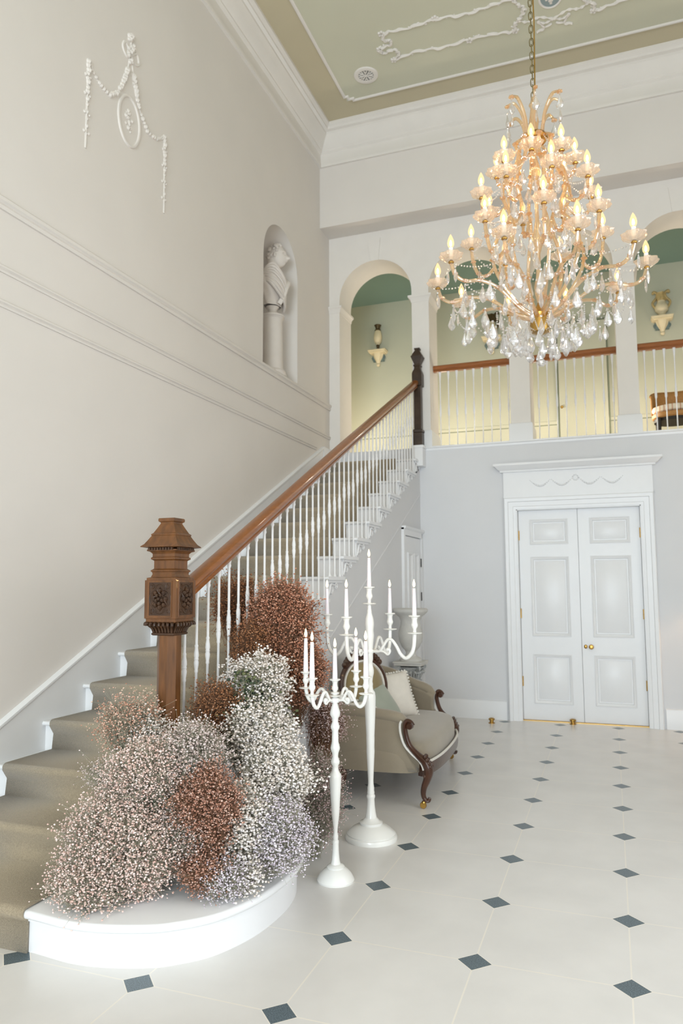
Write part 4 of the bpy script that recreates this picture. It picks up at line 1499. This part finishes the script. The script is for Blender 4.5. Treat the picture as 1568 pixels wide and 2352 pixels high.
tall = [(.036, .12), (.028, .16), (.0235, .20), (.022, .235), (.026, .245), (.026, .255), (.021, .262), (.023, .275), (.020, .285), (.021, .30), (.017, .325), (.0165, .345), (.0205, .43), (.0255, .52), (.0245, .545),
        (.026, .60), (.0255, .61), (.030, .70), (.0345, .81), (.035, .85), (.031, .875), (.020, .89), (.0175, .91), (.019, .925), (.016, .94), (.019, .965), (.022, .99), (.0225, 1.01), (.019, 1.04), (.0175, 1.06), (.021, 1.08), (.0205, 1.11),
        (.019, 1.13), (.023, 1.20), (.0255, 1.225), (.022, 1.25), (.024, 1.275), (.026, 1.295), (.022, 1.33), (.014, 1.365), (.015, 1.375), (.012, 1.385), (.012, 1.40), (.010, 1.42)]
tall = [(r * (1.12 if .0215 < r < .027 and z > .9 else 1), z) for r, z in tall]
TL = (-1.448, -4.14, 0)
candles_t = candelabrum(TL, 'taller white candelabra with large domed foot nearer the settee', tall, tall_base, 1.12, .305, -8.5, 1.243, 1.125, 1.418)
short_base = [(0, 0), (.096, 0), (.098, .008), (.094, .016), (.082, .036), (.062, .056), (.046, .066), (.047, .072), (.040, .078), (.028, .085), (0, .086)]
short = [(.028, .08), (.021, .11), (.0175, .15), (.0165, .185), (.0165, .195), (.0175, .2), (.017, .21), (.013, .215), (.0145, .235), (.010, .255), (.0115, .275), (.017, .32), (.0205, .35), (.0215, .362), (.0215, .37), (.026, .44), (.031, .52),
         (.032, .55), (.030, .565), (.023, .575), (.017, .59), (.0155, .61), (.0195, .625), (.0205, .635), (.0155, .66), (.0175, .68), (.021, .70), (.0215, .71), (.018, .74), (.0175, .77), (.0165, .80), (.020, .815), (.021, .825), (.0155, .85),
         (.0175, .87), (.0225, .885), (.0235, .90), (.019, .92), (.014, .95), (.013, .96), (.013, 1.0), (.02, 1.004), (.02, 1.01), (.01, 1.015)]
short = [(r * (1.18 if .0185 < r < .024 and z > .6 else 1), z * .955) for r, z in short]
SL = (-1.428, -4.81, 0)
candles_s = candelabrum(SL, 'shorter slim white candelabra in front, right of the flowers', short, short_base, .95, .200, -15.6, .972, .925, .945)

def candle(p, h, lab, lean=0.0, grp=None):
    c = thing('taper_candle', lab, 'candle', p, 0, grp)
    MB().lathe([(.0142, -.012), (.0142, 0), (.0095, h - .006), (.008, h), (0, h - .002)], 16).build('wax', M_WAX, c)
    MB().tube([(0, 0, h - .003), (.0005, 0, h + .008), (-.001, 0, h + .014)], .0011, 6).build('wick', M_WICK, c)
    MB().lathe([(0, h + .005), (.005, h + .010), (.0082, h + .020), (.0075, h + .030), (.004, h + .044), (.0, h + .055)], 12,
               Matrix.Shear('XY', 4, (lean, 0)) if False else None).build('flame', M_FLAME, c)
    return c
ct = ['lit white candle on the right arm of the taller candelabra', 'lit white candle on the rear right arm of the taller candelabra', 'lit white candle on the far left arm of the taller candelabra',
      'lit white candle on the front left arm of the taller candelabra', 'lit white candle in the raised centre cup of the taller candelabra']
for p, lab in zip(candles_t, ct):
    candle(p, .168 if 'centre' not in lab else .185, lab, grp='candles of the taller candelabra')
cs = ['lit white candle on the right arm of the shorter candelabra', 'lit white candle on the rear right arm of the shorter candelabra', 'lit white candle on the far left arm of the shorter candelabra',
      'lit white candle on the front left arm of the shorter candelabra', 'lit white candle in the centre cup of the shorter candelabra']
for p, lab in zip(candles_s, cs):
    candle(p, .185 if 'centre' not in lab else .165, lab, grp='candles of the shorter candelabra')

# ================================================================== GYPSOPHILA CASCADE
t_ = (1 + 5 ** .5) / 2
ICO_V = np.array([(-1, t_, 0), (1, t_, 0), (-1, -t_, 0), (1, -t_, 0), (0, -1, t_), (0, 1, t_), (0, -1, -t_), (0, 1, -t_), (t_, 0, -1), (t_, 0, 1), (-t_, 0, -1), (-t_, 0, 1)], float)
ICO_V /= np.linalg.norm(ICO_V[0])
ICO_F = np.array([(0, 11, 5), (0, 5, 1), (0, 1, 7), (0, 7, 10), (0, 10, 11), (1, 5, 9), (5, 11, 4), (11, 10, 2), (10, 7, 6), (7, 1, 8), (3, 9, 4), (3, 4, 2), (3, 2, 6), (3, 6, 8), (3, 8, 9), (4, 9, 5), (2, 4, 11), (6, 2, 10), (8, 6, 7), (9, 8, 1)])
def np_mesh(name, V, F, m, parent, smooth=True):
    me = bpy.data.meshes.new(name)
    k = F.shape[1]
    me.vertices.add(len(V))
    me.vertices.foreach_set('co', V.astype(np.float32).ravel())
    me.loops.add(F.size)
    me.loops.foreach_set('vertex_index', F.astype(np.int32).ravel())
    me.polygons.add(len(F))
    me.polygons.foreach_set('loop_start', np.arange(0, F.size, k, dtype=np.int32))
    me.polygons.foreach_set('loop_total', np.full(len(F), k, dtype=np.int32))
    me.update(calc_edges=True)
    me.validate()
    if smooth:
        me.shade_smooth()
    me.materials.append(m)
    o = bpy.data.objects.new(name, me)
    COL.objects.link(o)
    o.parent = parent
    return o
def strips(P0, P1, r0, r1):
    """three-sided stems from P0 to P1"""
    n = len(P0)
    d = P1 - P0
    d /= np.maximum(np.linalg.norm(d, axis=1, keepdims=True), 1e-9)
    ref = np.where(np.abs(d[:, 2:3]) > .9, np.array([[1., 0, 0]]), np.array([[0., 0, 1]]))
    u = np.cross(d, ref)
    u /= np.linalg.norm(u, axis=1, keepdims=True)
    v = np.cross(d, u)
    V = np.zeros((n, 6, 3))
    for k in range(3):
        a = 2 * PI * k / 3
        o = u * math.cos(a) + v * math.sin(a)
        V[:, k] = P0 + o * r0
        V[:, 3 + k] = P1 + o * r1
    base = (np.arange(n) * 6)[:, None]
    F = np.concatenate([base + np.array([[k, (k + 1) % 3, 3 + (k + 1) % 3, 3 + k]]) for k in range(3)])
    return V.reshape(-1, 3), F
NR_ = np.random.default_rng(11)
SOLIDS = [(NXC, NYC, .066)]
def bunch(label, cols, c, r, N, size, anchor, stem_m=None, loose=1.25, per=11, cat='flowers', name='gypsophila_bunch', cut=None, fill=.35):
    c, r, anchor = np.array(c, float), np.array(r, float), np.array(anchor, float)
    root = thing(name, label, cat, tuple(anchor), 0, 'gypsophila bunches down the stairs')
    N, size = int(N * 2.2), size * .86
    ns = max(8, N // per)
    d = NR_.normal(size=(ns, 3))
    d /= np.linalg.norm(d, axis=1, keepdims=True)
    nsub = 9
    sub = NR_.normal(size=(nsub, 3))
    sub *= (.62 * NR_.random((nsub, 1)) ** .4) / np.linalg.norm(sub, axis=1, keepdims=True)
    sub[0] = 0
    which = NR_.integers(0, nsub, ns)
    rs = NR_.uniform(.46, .66, nsub)
    rs[0] = .88
    which = np.where(NR_.random(ns) < .25, 0, which)
    rad = fill + (1 - fill) * NR_.random((ns, 1)) ** .5
    sp = c + (sub[which] + d * rad * rs[which][:, None]) * r
    sp += NR_.normal(size=sp.shape) * .012 * loose
    idx = NR_.integers(0, ns, N)
    bl = sp[idx] + NR_.normal(size=(N, 3)) * np.array([.017, .017, .015]) * (.8 + .7 * loose)
    keep = np.ones(N, bool)
    for (sx, sy, sr) in SOLIDS:
        keep &= (np.hypot(bl[:, 0] - sx, bl[:, 1] - sy) > sr + .008) | (bl[:, 2] > 1.30)
    # nothing grows below the treads or the floor
    yq = bl[:, 1]
    k = np.floor((yq - Y0) / GO) + 1
    on_st = (bl[:, 0] < XN + .01)
    floor_z = np.where(on_st, np.clip(k, 0, 18) * RI + .016, np.where((bl[:, 0] < -1.50) & (yq > -5.99) & (yq < -4.75), nz(1) + .004, .006))
    low = bl[:, 2] < floor_z + size
    bl[low, 2] = floor_z[low] + size * (1 + 2 * NR_.random(low.sum()))
    if cut is not None:
        keep &= cut(bl)
    bl, idx = bl[keep], idx[keep]
    n = len(bl)
    sz = size * NR_.uniform(.65, 1.25, (n, 1, 1))
    j = NR_.normal(size=(n, 12, 1)) * .16 + 1
    ang = NR_.uniform(0, 2 * PI, n)
    ca, sa = np.cos(ang)[:, None], np.sin(ang)[:, None]
    W = ICO_V[None] * j * sz
    W = np.stack([W[..., 0] * ca - W[..., 1] * sa, W[..., 0] * sa + W[..., 1] * ca, W[..., 2] * .8], -1)
    V = (W + bl[:, None]).reshape(-1, 3) - anchor
    F = (np.arange(n)[:, None, None] * 12 + ICO_F[None]).reshape(-1, 3)
    o = np_mesh('blossoms', V, F, cols, root)
    o['kind'] = 'stuff'
    # stems: anchor - spray heads - blossoms
    mid = anchor + (sp - anchor) * .55 + NR_.normal(size=sp.shape) * .02
    hub = sp - (sp - c) * .12 - np.array([0, 0, .012])
    A = np.repeat(anchor[None], ns, 0) + NR_.normal(size=sp.shape) * .02
    q4 = slice(0, max(6, ns // 5))
    V1, F1 = strips(A[q4], mid[q4], .0014, .0011)
    V2, F2 = strips(mid, hub, .0011, .0008)
    V3, F3 = strips(hub[idx], bl, .0007, .0005)
    V = np.concatenate([V1, V2, V3]) - anchor
    F = np.concatenate([F1, F2 + len(V1), F3 + len(V1) + len(V2)])
    o = np_mesh('stems', V, F, stem_m or M_STEM, root, False)
    o['kind'] = 'stuff'
    return root
C_PINK = fleck('blush_pink_blossom', [rgb(214, 176, 162), rgb(236, 204, 192), rgb(243, 220, 211), rgb(248, 232, 226)])
C_PEACH = fleck('peach_blossom', [rgb(176, 124, 98), rgb(214, 160, 136), rgb(232, 192, 172), rgb(230, 206, 184)])
C_RUST = fleck('rust_blossom', [rgb(138, 88, 62), rgb(176, 118, 90), rgb(200, 142, 114), rgb(218, 174, 150)])
C_RUSTP = fleck('pink_rust_blossom', [rgb(152, 104, 82), rgb(184, 132, 110), rgb(206, 160, 140), rgb(222, 190, 174)])
C_BROWN = fleck('brown_blossom', [rgb(108, 66, 36), rgb(140, 90, 54), rgb(168, 114, 74), rgb(190, 140, 104)])
C_WHITE = fleck('white_blossom', [rgb(214, 200, 186), rgb(230, 220, 210), rgb(240, 232, 226), rgb(246, 240, 238)])
C_LILAC = fleck('lilac_blossom', [rgb(190, 176, 186), rgb(216, 204, 214), rgb(232, 222, 230), rgb(242, 236, 240)])
C_MAUVE = fleck('mauve_blossom', [rgb(160, 128, 124), rgb(190, 162, 158), rgb(212, 190, 186), rgb(226, 210, 208)])
C_GREY = fleck('grey_pink_blossom', [rgb(184, 164, 156), rgb(212, 192, 184), rgb(228, 210, 206), rgb(238, 226, 222)])
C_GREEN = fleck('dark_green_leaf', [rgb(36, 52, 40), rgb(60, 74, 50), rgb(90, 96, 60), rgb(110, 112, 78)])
out_ = lambda bl: bl[:, 0] > -2.19
bunch('large blush pink gypsophila mound at the front left of the bottom step', C_PINK, (-2.12, -5.70, .40), (.275, .22, .26), 7600, .0052, (-2.08, -5.66, .22), per=9)
bunch('loose pale pink gypsophila spilling over the front edge of the bottom step', C_PINK, (-2.17, -5.84, .26), (.20, .13, .12), 1700, .005, (-2.05, -5.72, .20), loose=1.4, per=8)
bunch('airy peach pink gypsophila spray left of the big newel post', C_PEACH, (-2.30, -5.42, .86), (.17, .14, .15), 1900, .0046, (-2.2, -5.42, .45), loose=1.5, per=8, stem_m=M_STEM)
bunch('blush pink gypsophila mound just below the newel post', C_PINK, (-2.04, -5.58, .66), (.22, .17, .19), 4300, .005, (-2.0, -5.5, .35), per=9)
bunch('thin pink gypsophila sprig reaching over the carpet left of the flowers', C_GREY, (-2.28, -5.60, .66), (.13, .05, .045), 260, .0045, (-2.1, -5.56, .52), loose=1.6, per=6)
bunch('greyish mauve gypsophila cluster right under the foot of the newel post', C_GREY, (-1.90, -5.46, .76), (.17, .15, .15), 3000, .005, (-1.9, -5.4, .42), per=9)
bunch('small white gypsophila tuft against the left side of the newel post', C_WHITE, (-2.19, -5.42, .80), (.09, .06, .11), 600, .0062, (-2.1, -5.4, .5), per=8)
bunch('terracotta gypsophila cluster in the middle of the arrangement', C_RUSTP, (-1.755, -5.56, .54), (.145, .11, .19), 3600, .0048, (-1.75, -5.48, .25), per=9, stem_m=M_STEMR)
bunch('pinkish rust gypsophila low over the bottom step', C_RUSTP, (-1.74, -5.62, .30), (.12, .09, .09), 1000, .0045, (-1.75, -5.55, .2), loose=1.3, per=8, stem_m=M_STEMR)
bunch('grey pink gypsophila between the pink mound and the terracotta cluster', C_GREY, (-1.90, -5.60, .42), (.14, .10, .17), 2300, .0048, (-1.9, -5.5, .22), loose=1.2, per=9)
bunch('white gypsophila cluster at the top of the white cascade', C_WHITE, (-1.86, -4.86, .99), (.20, .16, .19), 2600, .0076, (-1.86, -4.86, .5), cut=out_, per=9)
bunch('white gypsophila cluster in the middle of the white cascade', C_WHITE, (-1.76, -5.06, .76), (.20, .17, .19), 3000, .0076, (-1.78, -5.05, .4), per=9)
bunch('white gypsophila cluster at the outer right of the white cascade', C_WHITE, (-1.60, -5.20, .60), (.18, .15, .18), 2700, .0074, (-1.65, -5.2, .3), per=9)
bunch('white gypsophila cluster at the lower end of the white cascade', C_WHITE, (-1.635, -5.44, .46), (.12, .10, .20), 1700, .0072, (-1.66, -5.4, .22), per=9)
bunch('short trailing white gypsophila tip over the bottom step', C_WHITE, (-1.57, -5.53, .26), (.045, .04, .075), 230, .007, (-1.6, -5.46, .3), per=7)
bunch('lilac gypsophila cluster at the lower right by the short candelabra', C_LILAC, (-1.50, -5.36, .39), (.15, .14, .17), 3600, .005, (-1.56, -5.32, .22), per=9)
bunch('faint lilac gypsophila low at the front of the bottom step', C_LILAC, (-1.64, -5.60, .27), (.12, .07, .07), 900, .0046, (-1.66, -5.54, .2), loose=1.3, per=8)
bunch('brown gypsophila cluster right of the newel post among the balusters', C_BROWN, (-2.0, -5.06, .89), (.16, .14, .15), 2300, .0050, (-2.0, -5.06, .55), per=9, stem_m=M_STEMR)
bunch('large rust brown gypsophila mound at the top of the cascade', C_RUST, (-1.93, -4.36, 1.30), (.245, .20, .28), 5600, .0064, (-1.93, -4.4, .8), per=9, stem_m=M_STEMR, cut=out_)
bunch('rust gypsophila hanging low on the outer side of the cascade', C_RUST, (-1.78, -4.42, 1.02), (.17, .15, .20), 2600, .0062, (-1.82, -4.42, .7), per=9, stem_m=M_STEMR)
bunch('olive brown gypsophila behind the balusters on the carpeted steps', C_BROWN, (-2.36, -4.22, 1.42), (.19, .17, .24), 1900, .0058, (-2.34, -4.22, 1.0), loose=1.3, per=8, stem_m=M_STEMR, cut=lambda bl: bl[:, 0] < -2.2)
bunch('rust gypsophila at the foot of the balusters above the white cascade', C_BROWN, (-2.06, -4.55, 1.18), (.13, .14, .16), 1500, .0056, (-2.06, -4.55, .85), per=9, stem_m=M_STEMR)
bunch('dusky mauve gypsophila beside the settee back', C_MAUVE, (-1.69, -4.30, .715), (.13, .10, .15), 1200, .0048, (-1.74, -4.36, .3), loose=1.5, per=8, stem_m=M_STEMR)
bunch('pale mauve gypsophila on the floor behind the short candelabra foot', C_MAUVE, (-1.61, -4.57, .33), (.145, .11, .29), 3000, .0047, (-1.66, -4.55, .02), loose=1.3, per=8)
# dark greenery showing in the gaps
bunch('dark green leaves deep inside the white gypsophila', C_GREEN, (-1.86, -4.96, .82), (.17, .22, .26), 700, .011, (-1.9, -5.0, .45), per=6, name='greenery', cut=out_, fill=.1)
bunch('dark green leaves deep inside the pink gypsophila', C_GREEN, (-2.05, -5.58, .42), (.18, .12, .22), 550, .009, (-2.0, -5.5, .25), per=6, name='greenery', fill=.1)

# ================================================================== CHANDELIER
HX, HY = -.35, -4.20
chan = thing('chandelier', 'large tiered crystal chandelier with lit candle bulbs hanging from the ceiling', 'chandelier', (HX, HY, 2.8))
ZO = 2.8
b = MB()
z = 4.49 - ZO
i = 0
while z < ZC - ZO - .02:
    pts = []
    for k in range(13):
        a = 2 * PI * k / 12
        px, pz = .011 * math.cos(a), .021 * math.sin(a) + (.008 if math.sin(a) > 0 else -.008)
        pts.append((px if i % 2 == 0 else 0, 0 if i % 2 == 0 else px, z + pz + .02))
    b.tube(pts, .0032, 5, cap=False)
    z += .044
    i += 1
b.build('chain', M_CHAIN, chan)
MB().tube([(.012, .0, 4.5 - ZO), (.02, .006, 5.0 - ZO), (.010, .012, 5.6 - ZO), (.018, 0, 6.3 - ZO), (.01, 0, 7.35 - ZO)], .004, 6).build('flex', M_BRASS, chan)
MB().lathe([(0, 7.30 - ZO), (.05, 7.31 - ZO), (.07, 7.345 - ZO), (.07, 7.36 - ZO)], 24).build('ceiling_rose', M_BRASS, chan)
st = [(.010, 3.0), (.012, 3.2), (.025, 3.25), (.03, 3.3), (.016, 3.36), (.012, 3.5), (.03, 3.56), (.038, 3.6), (.02, 3.66), (.012, 3.72), (.012, 3.95), (.025, 4.0), (.03, 4.04), (.014, 4.1), (.016, 4.24), (.024, 4.3), (.03, 4.34), (.022, 4.40), (.018, 4.43), (.028, 4.45), (.018, 4.47), (.012, 4.5)]
MB().lathe([(r, z - ZO) for r, z in st], 16).build('glass_stem', M_ARM, chan)
MB().lathe([(.0, 3.0 - ZO), (.05, 3.02 - ZO), (.062, 3.06 - ZO), (.05, 3.11 - ZO), (.055, 3.13 - ZO), (.03, 3.16 - ZO), (.012, 3.2 - ZO)], 24).build('hub_bowl', M_BRASS, chan)
MB().lathe([(.02, 4.2 - ZO), (.07, 4.215 - ZO), (.08, 4.23 - ZO), (.07, 4.25 - ZO), (.02, 4.26 - ZO)], 24).build('crown_ring', M_BRASS, chan)
# lyre shaped frame bars
fpts = [(.04, 3.13), (.12, 3.19), (.22, 3.33), (.27, 3.47), (.24, 3.60), (.17, 3.70), (.165, 3.77), (.20, 3.86), (.185, 3.96), (.12, 4.06), (.10, 4.14), (.115, 4.2), (.07, 4.235)]
def rosette(b, p, r=.012):
    for k in range(6):
        a = 2 * PI * k / 6
        b.ball((p[0] + r * math.cos(a), p[1] + r * math.sin(a), p[2]), r * .62, 6)
    b.ball(p, r * .8, 6)
b = MB()
b.tube(smoothpath([(r, 0, z - ZO) for r, z in fpts], 6), .0105, 8)
for r, z in fpts[1:-1:2]:
    rosette(b, (r, 0, z - ZO), .013)
f0 = b.build('frame_bar', M_ARM, chan)
for k in range(8):
    o = f0 if k == 0 else f0.copy()
    if k:
        COL.objects.link(o)
    o.rotation_euler = (0, 0, math.radians(18 + 45 * k))
# candle arms
dish = [(.006, -.014), (.014, -.010), (.034, -.003), (.056, .012), (.066, .030), (.063, .034), (.053, .019), (.034, .006), (.012, .004), (.0, .004)]
def scal(a, r, z):
    return 1 + (.10 * math.cos(8 * a) if r > .02 else 0)
def arm_proto(path, R, zc, rr):
    root = MB()
    P = smoothpath([(r, 0, z - ZO) for r, z in path], 6)
    root.tube(P, rr, 8)
    for r, z in path[1:-1]:
        rosette(root, (r, 0, z - ZO + .004), .011)
    ao = root.build('arm', M_ARM, chan)
    MB().lathe(dish, 32, Matrix.Translation((R, 0, zc - ZO)), sc=scal, cap=False).build('glass_dish', M_DISH, ao)
    MB().lathe([(0, -.018), (.014, -.018), (.017, -.012), (.008, .0)], 14, Matrix.Translation((R, 0, zc - ZO))).build('brass_cup', M_BRASS, ao)
    MB().lathe([(.0125, .002), (.0125, .070), (.010, .073), (0, .073)], 14, Matrix.Translation((R, 0, zc - ZO))).build('candle_sleeve', M_SLEEVE, ao)
    bo = MB().lathe([(.010, .057), (.0185, .074), (.020, .086), (.017, .104), (.009, .125), (.002, .138), (0, .139)], 16, Matrix.Translation((R, 0, zc + .015 - ZO))).build('bulb', M_BULB, ao)
    MB().lathe([(0, .066), (.0065, .072), (.0078, .084), (.005, .098), (0, .106)], 10, Matrix.Translation((R, 0, zc + .015 - ZO))).build('filament', M_BULBC, ao)
    return ao
TI = [(10, 6, [(.04, 3.10), (.16, 3.16), (.29, 3.25), (.41, 3.275), (.51, 3.255), (.575, 3.285), (.60, 3.345)], .60, 3.363, .0105),
      (7, -80, [(.265, 3.46), (.31, 3.42), (.36, 3.44), (.39, 3.52), (.40, 3.60)], .40, 3.62, .0105),
      (8, 20, [(.185, 3.80), (.24, 3.745), (.29, 3.75), (.32, 3.79), (.33, 3.845)], .33, 3.865, .010),
      (8, 0, [(.12, 4.06), (.15, 3.98), (.19, 3.955), (.22, 3.98), (.23, 4.02)], .23, 4.04, .009)]
LAM = []
for cnt, ph, path, R, zc, rr in TI:
    p0 = arm_proto(path, R, zc, rr)
    for k in range(cnt):
        a = math.radians(ph + 360 / cnt * k)
        o = p0 if k == 0 else copy_tree(p0)
        if k:
            o.parent = chan
        o.rotation_euler = (0, 0, a)
        LAM.append((HX + R * math.cos(a), HY + R * math.sin(a), zc + .10))
for i, p in enumerate(LAM):
    point('bulb_light', p, 1.7, (1.0, .62, .30), .012)
# crown plumes
b = MB()
b.tube(smoothpath([(.06, 0, 4.24 - ZO), (.085, 0, 4.36 - ZO), (.14, 0, 4.44 - ZO), (.195, 0, 4.43 - ZO)], 6), [.010] * 14 + [.008] * 5, 8)
rosette(b, (.195, 0, 4.425 - ZO), .012)
c0_ = b.build('crown_plume', M_ARM, chan)
for k in range(8):
    o = c0_ if k == 0 else c0_.copy()
    if k:
        COL.objects.link(o)
    o.rotation_euler = (0, 0, math.radians(10 + 45 * k))
    o.scale = (1, 1, 1) if k % 2 else (.8, .8, 1.02)
# crystal drops
def drop_mb(s=1.0, kind=0):
    b = MB()
    if kind == 0:
        prof = [(0, 0), (.005, -.006), (.009, -.020), (.020, -.048), (.0245, -.060), (.022, -.070), (.012, -.084), (0, -.092)]
        b.lathe([(r * s, z * s) for r, z in prof], 8, Matrix.Scale(.5, 4, (0, 1, 0)))
    else:
        prof = [(0, 0), (.004, -.006), (.010, -.030), (.0125, -.055), (.009, -.075), (0, -.095)]
        b.lathe([(r * s, z * s) for r, z in prof], 6, Matrix.Scale(.7, 4, (0, 1, 0)))
    b.ball((0, 0, .008 * s), .007 * s, 6)
    return b
D = []
def D_add(r, a, z, s=1.0, kind=0):
    D.append((HX - HX + r * math.cos(a), r * math.sin(a), z - ZO, rng.uniform(0, PI), s, kind))
rad_ = math.radians
for k in range(18):
    D_add(.29, 2 * PI * k / 18 + .1, 3.08 + rng.uniform(-.03, .02), 1.15)
for k in range(16):
    D_add(.21, 2 * PI * k / 16 + .1, 3.03 + rng.uniform(-.03, .02), 1.15)
for k in range(12):
    D_add(.145, 2 * PI * k / 12, 2.985 + rng.uniform(-.02, .02), 1.1)
for k in range(8):
    D_add(.09, 2 * PI * k / 8 + .2, 2.95 + rng.uniform(-.02, .02), .95)
D_add(.0, 0, 2.93, 1.0, 1)
for cnt, ph, path, R, zc, rr in TI[:1]:
    for k in range(cnt):
        a = rad_(ph + 360 / cnt * k)
        D_add(.51, a, 3.225, 1.15)
        D_add(.40, a + .02, 3.24, 1.1)
        D_add(.60, a - .07, 3.32, .9, 1)
        D_add(.60, a + .07, 3.30, .9, 1)
        D_add(.33, a + .31, 3.15, 1.15)
        D_add(.46, a + .31, 3.20, 1.15)
        D_add(.52, a + .15, 3.14, 1.0)
        D_add(.43, a - .15, 3.10, 1.05)
for cnt, ph, path, R, zc, rr in TI[1:]:
    for k in range(cnt):
        a = rad_(ph + 360 / cnt * k)
        D_add(R - .05, a + .05, zc - .16, .95)
        if k % 2:
            D_add(R, a - .10, zc - .05, .85, 1)
for k in range(8):
    a = rad_(10 + 45 * k)
    q = 1 if k % 2 else .8
    D_add(.195 * q, a, 4.405, 1.0)
    D_add(.195 * q, a, 4.31, .8, 0 if k % 2 else 1)
for k in range(6):
    a = rad_(18 + 60 * k)
    D_add(.235, a + .25, 3.40, 1.05)
    D_add(.17, a + .4, 3.62, 1.0)
    D_add(.14, a, 3.84, .95)
    D_add(.28, a + .5, 3.32, 1.1)
    D_add(.20, a + .1, 3.52, 1.0)
    D_add(.12, a + .7, 3.98, .9)
    D_add(.22, a + .8, 3.72, .95)
    D_add(.10, a + .3, 3.3, 1.0)
protos = {}
rest = MB()
for i, (x, y, z, rz, s, kd) in enumerate(D):
    M = Matrix.Translation((x, y, z)) @ Matrix.Rotation(rz, 4, 'Z')
    if i < 100:
        if kd not in protos:
            protos[kd] = o = drop_mb(1.0, kd).build('crystal_drop', M_CRYS, chan, smooth=False)
        else:
            o = protos[kd].copy()
            COL.objects.link(o)
        o.location = (x, y, z)
        o.rotation_euler = (0, 0, rz)
        o.scale = (s, s, s)
    else:
        g = drop_mb(s, kd)
        rest.add(g.v, g.f, M)
ro = rest.build('small_crystal_drops', M_CRYS, chan, smooth=False)
ro['kind'] = 'stuff'
b = MB()
b.ball((0, 0, 2.835 - ZO), .024, 10)
b.ball((0, 0, 2.87 - ZO), .010, 8)
b.build('crystal_ball', M_CRYS, chan, smooth=False)
# strings of beads: swags between the arms
b = MB()
def swag(p, q, sag, n):
    for i in range(n):
        t = (i + .5) / n
        x, y, z = [p[j] + (q[j] - p[j]) * t for j in range(3)]
        b.ball((x, y, z - ZO - sag * 4 * t * (1 - t)), .0055, 5)
for (cnt, ph, path, R, zc, rr), (lr, lz) in zip(TI, ((.255, 3.42), (.19, 3.72), (.14, 4.02), (.08, 4.22))):
    for k in range(cnt):
        a = rad_(ph + 360 / cnt * k)
        a2 = rad_(ph + 360 / cnt * (k + 1))
        swag((R * math.cos(a), R * math.sin(a), zc - .015), (lr * math.cos(a), lr * math.sin(a), lz), .03, 18)
        if cnt != 10:
            swag((R * math.cos(a), R * math.sin(a), zc - .02), (R * math.cos(a2), R * math.sin(a2), zc - .02), .06, 16)
        else:
            swag((.51 * math.cos(a), .51 * math.sin(a), 3.24), (.51 * math.cos(a2), .51 * math.sin(a2), 3.24), .10, 18)
for k in range(14):
    a = 2 * PI * k / 14 + .1
    swag((.25 * math.cos(a), .25 * math.sin(a), 3.10), (.03 * math.cos(a), .03 * math.sin(a), 3.02), .02, 14)
    swag((.25 * math.cos(a), .25 * math.sin(a), 3.09), (.25 * math.cos(a), .25 * math.sin(a), 3.17), .0, 6)
b.build('bead_strings', M_CRYS, chan)

# ================================================================== WALL LAMP, ADDED GALLERY LIGHTS, FLAME LIGHTS
wl = thing('wall_lamp', 'small brass wall lamp with cream shade right of the double doors', 'lamp', (1.12, YB, 1.40))
MB().lathe([(.05, 0), (.05, .012), (.02, .02), (.02, .03)], 20, Matrix.Rotation(PI / 2, 4, 'X')).build('backplate', M_BRASS, wl)
MB().tube(smoothpath([(0, -.02, 0), (0, -.09, -.03), (0, -.13, .0), (0, -.13, .04)]), .007, 8).build('arm', M_BRASS, wl)
o = MB().lathe([(.10, -.05), (.065, .13)], 32, Matrix.Translation((0, -.13, .02)), cap=False).build('shade', M_LINEN, wl)
point('wall_lamp_bulb', (1.12, YB - .13, 1.42), 13, (1.0, .62, .34), .02)
# unseen point lights without fixtures, added behind the piers to warm the gallery wall
for x in (-4.5, -3.3, -2.13, -.94, .25, 1.44):
    point('gallery_warm_light', (x, 1.25, 3.66), 17, (1.0, .89, .74), .08)
for p in candles_t + candles_s:
    point('flame_light', (p[0], p[1], p[2] + .225), .16, (1.0, .58, .25), .006)
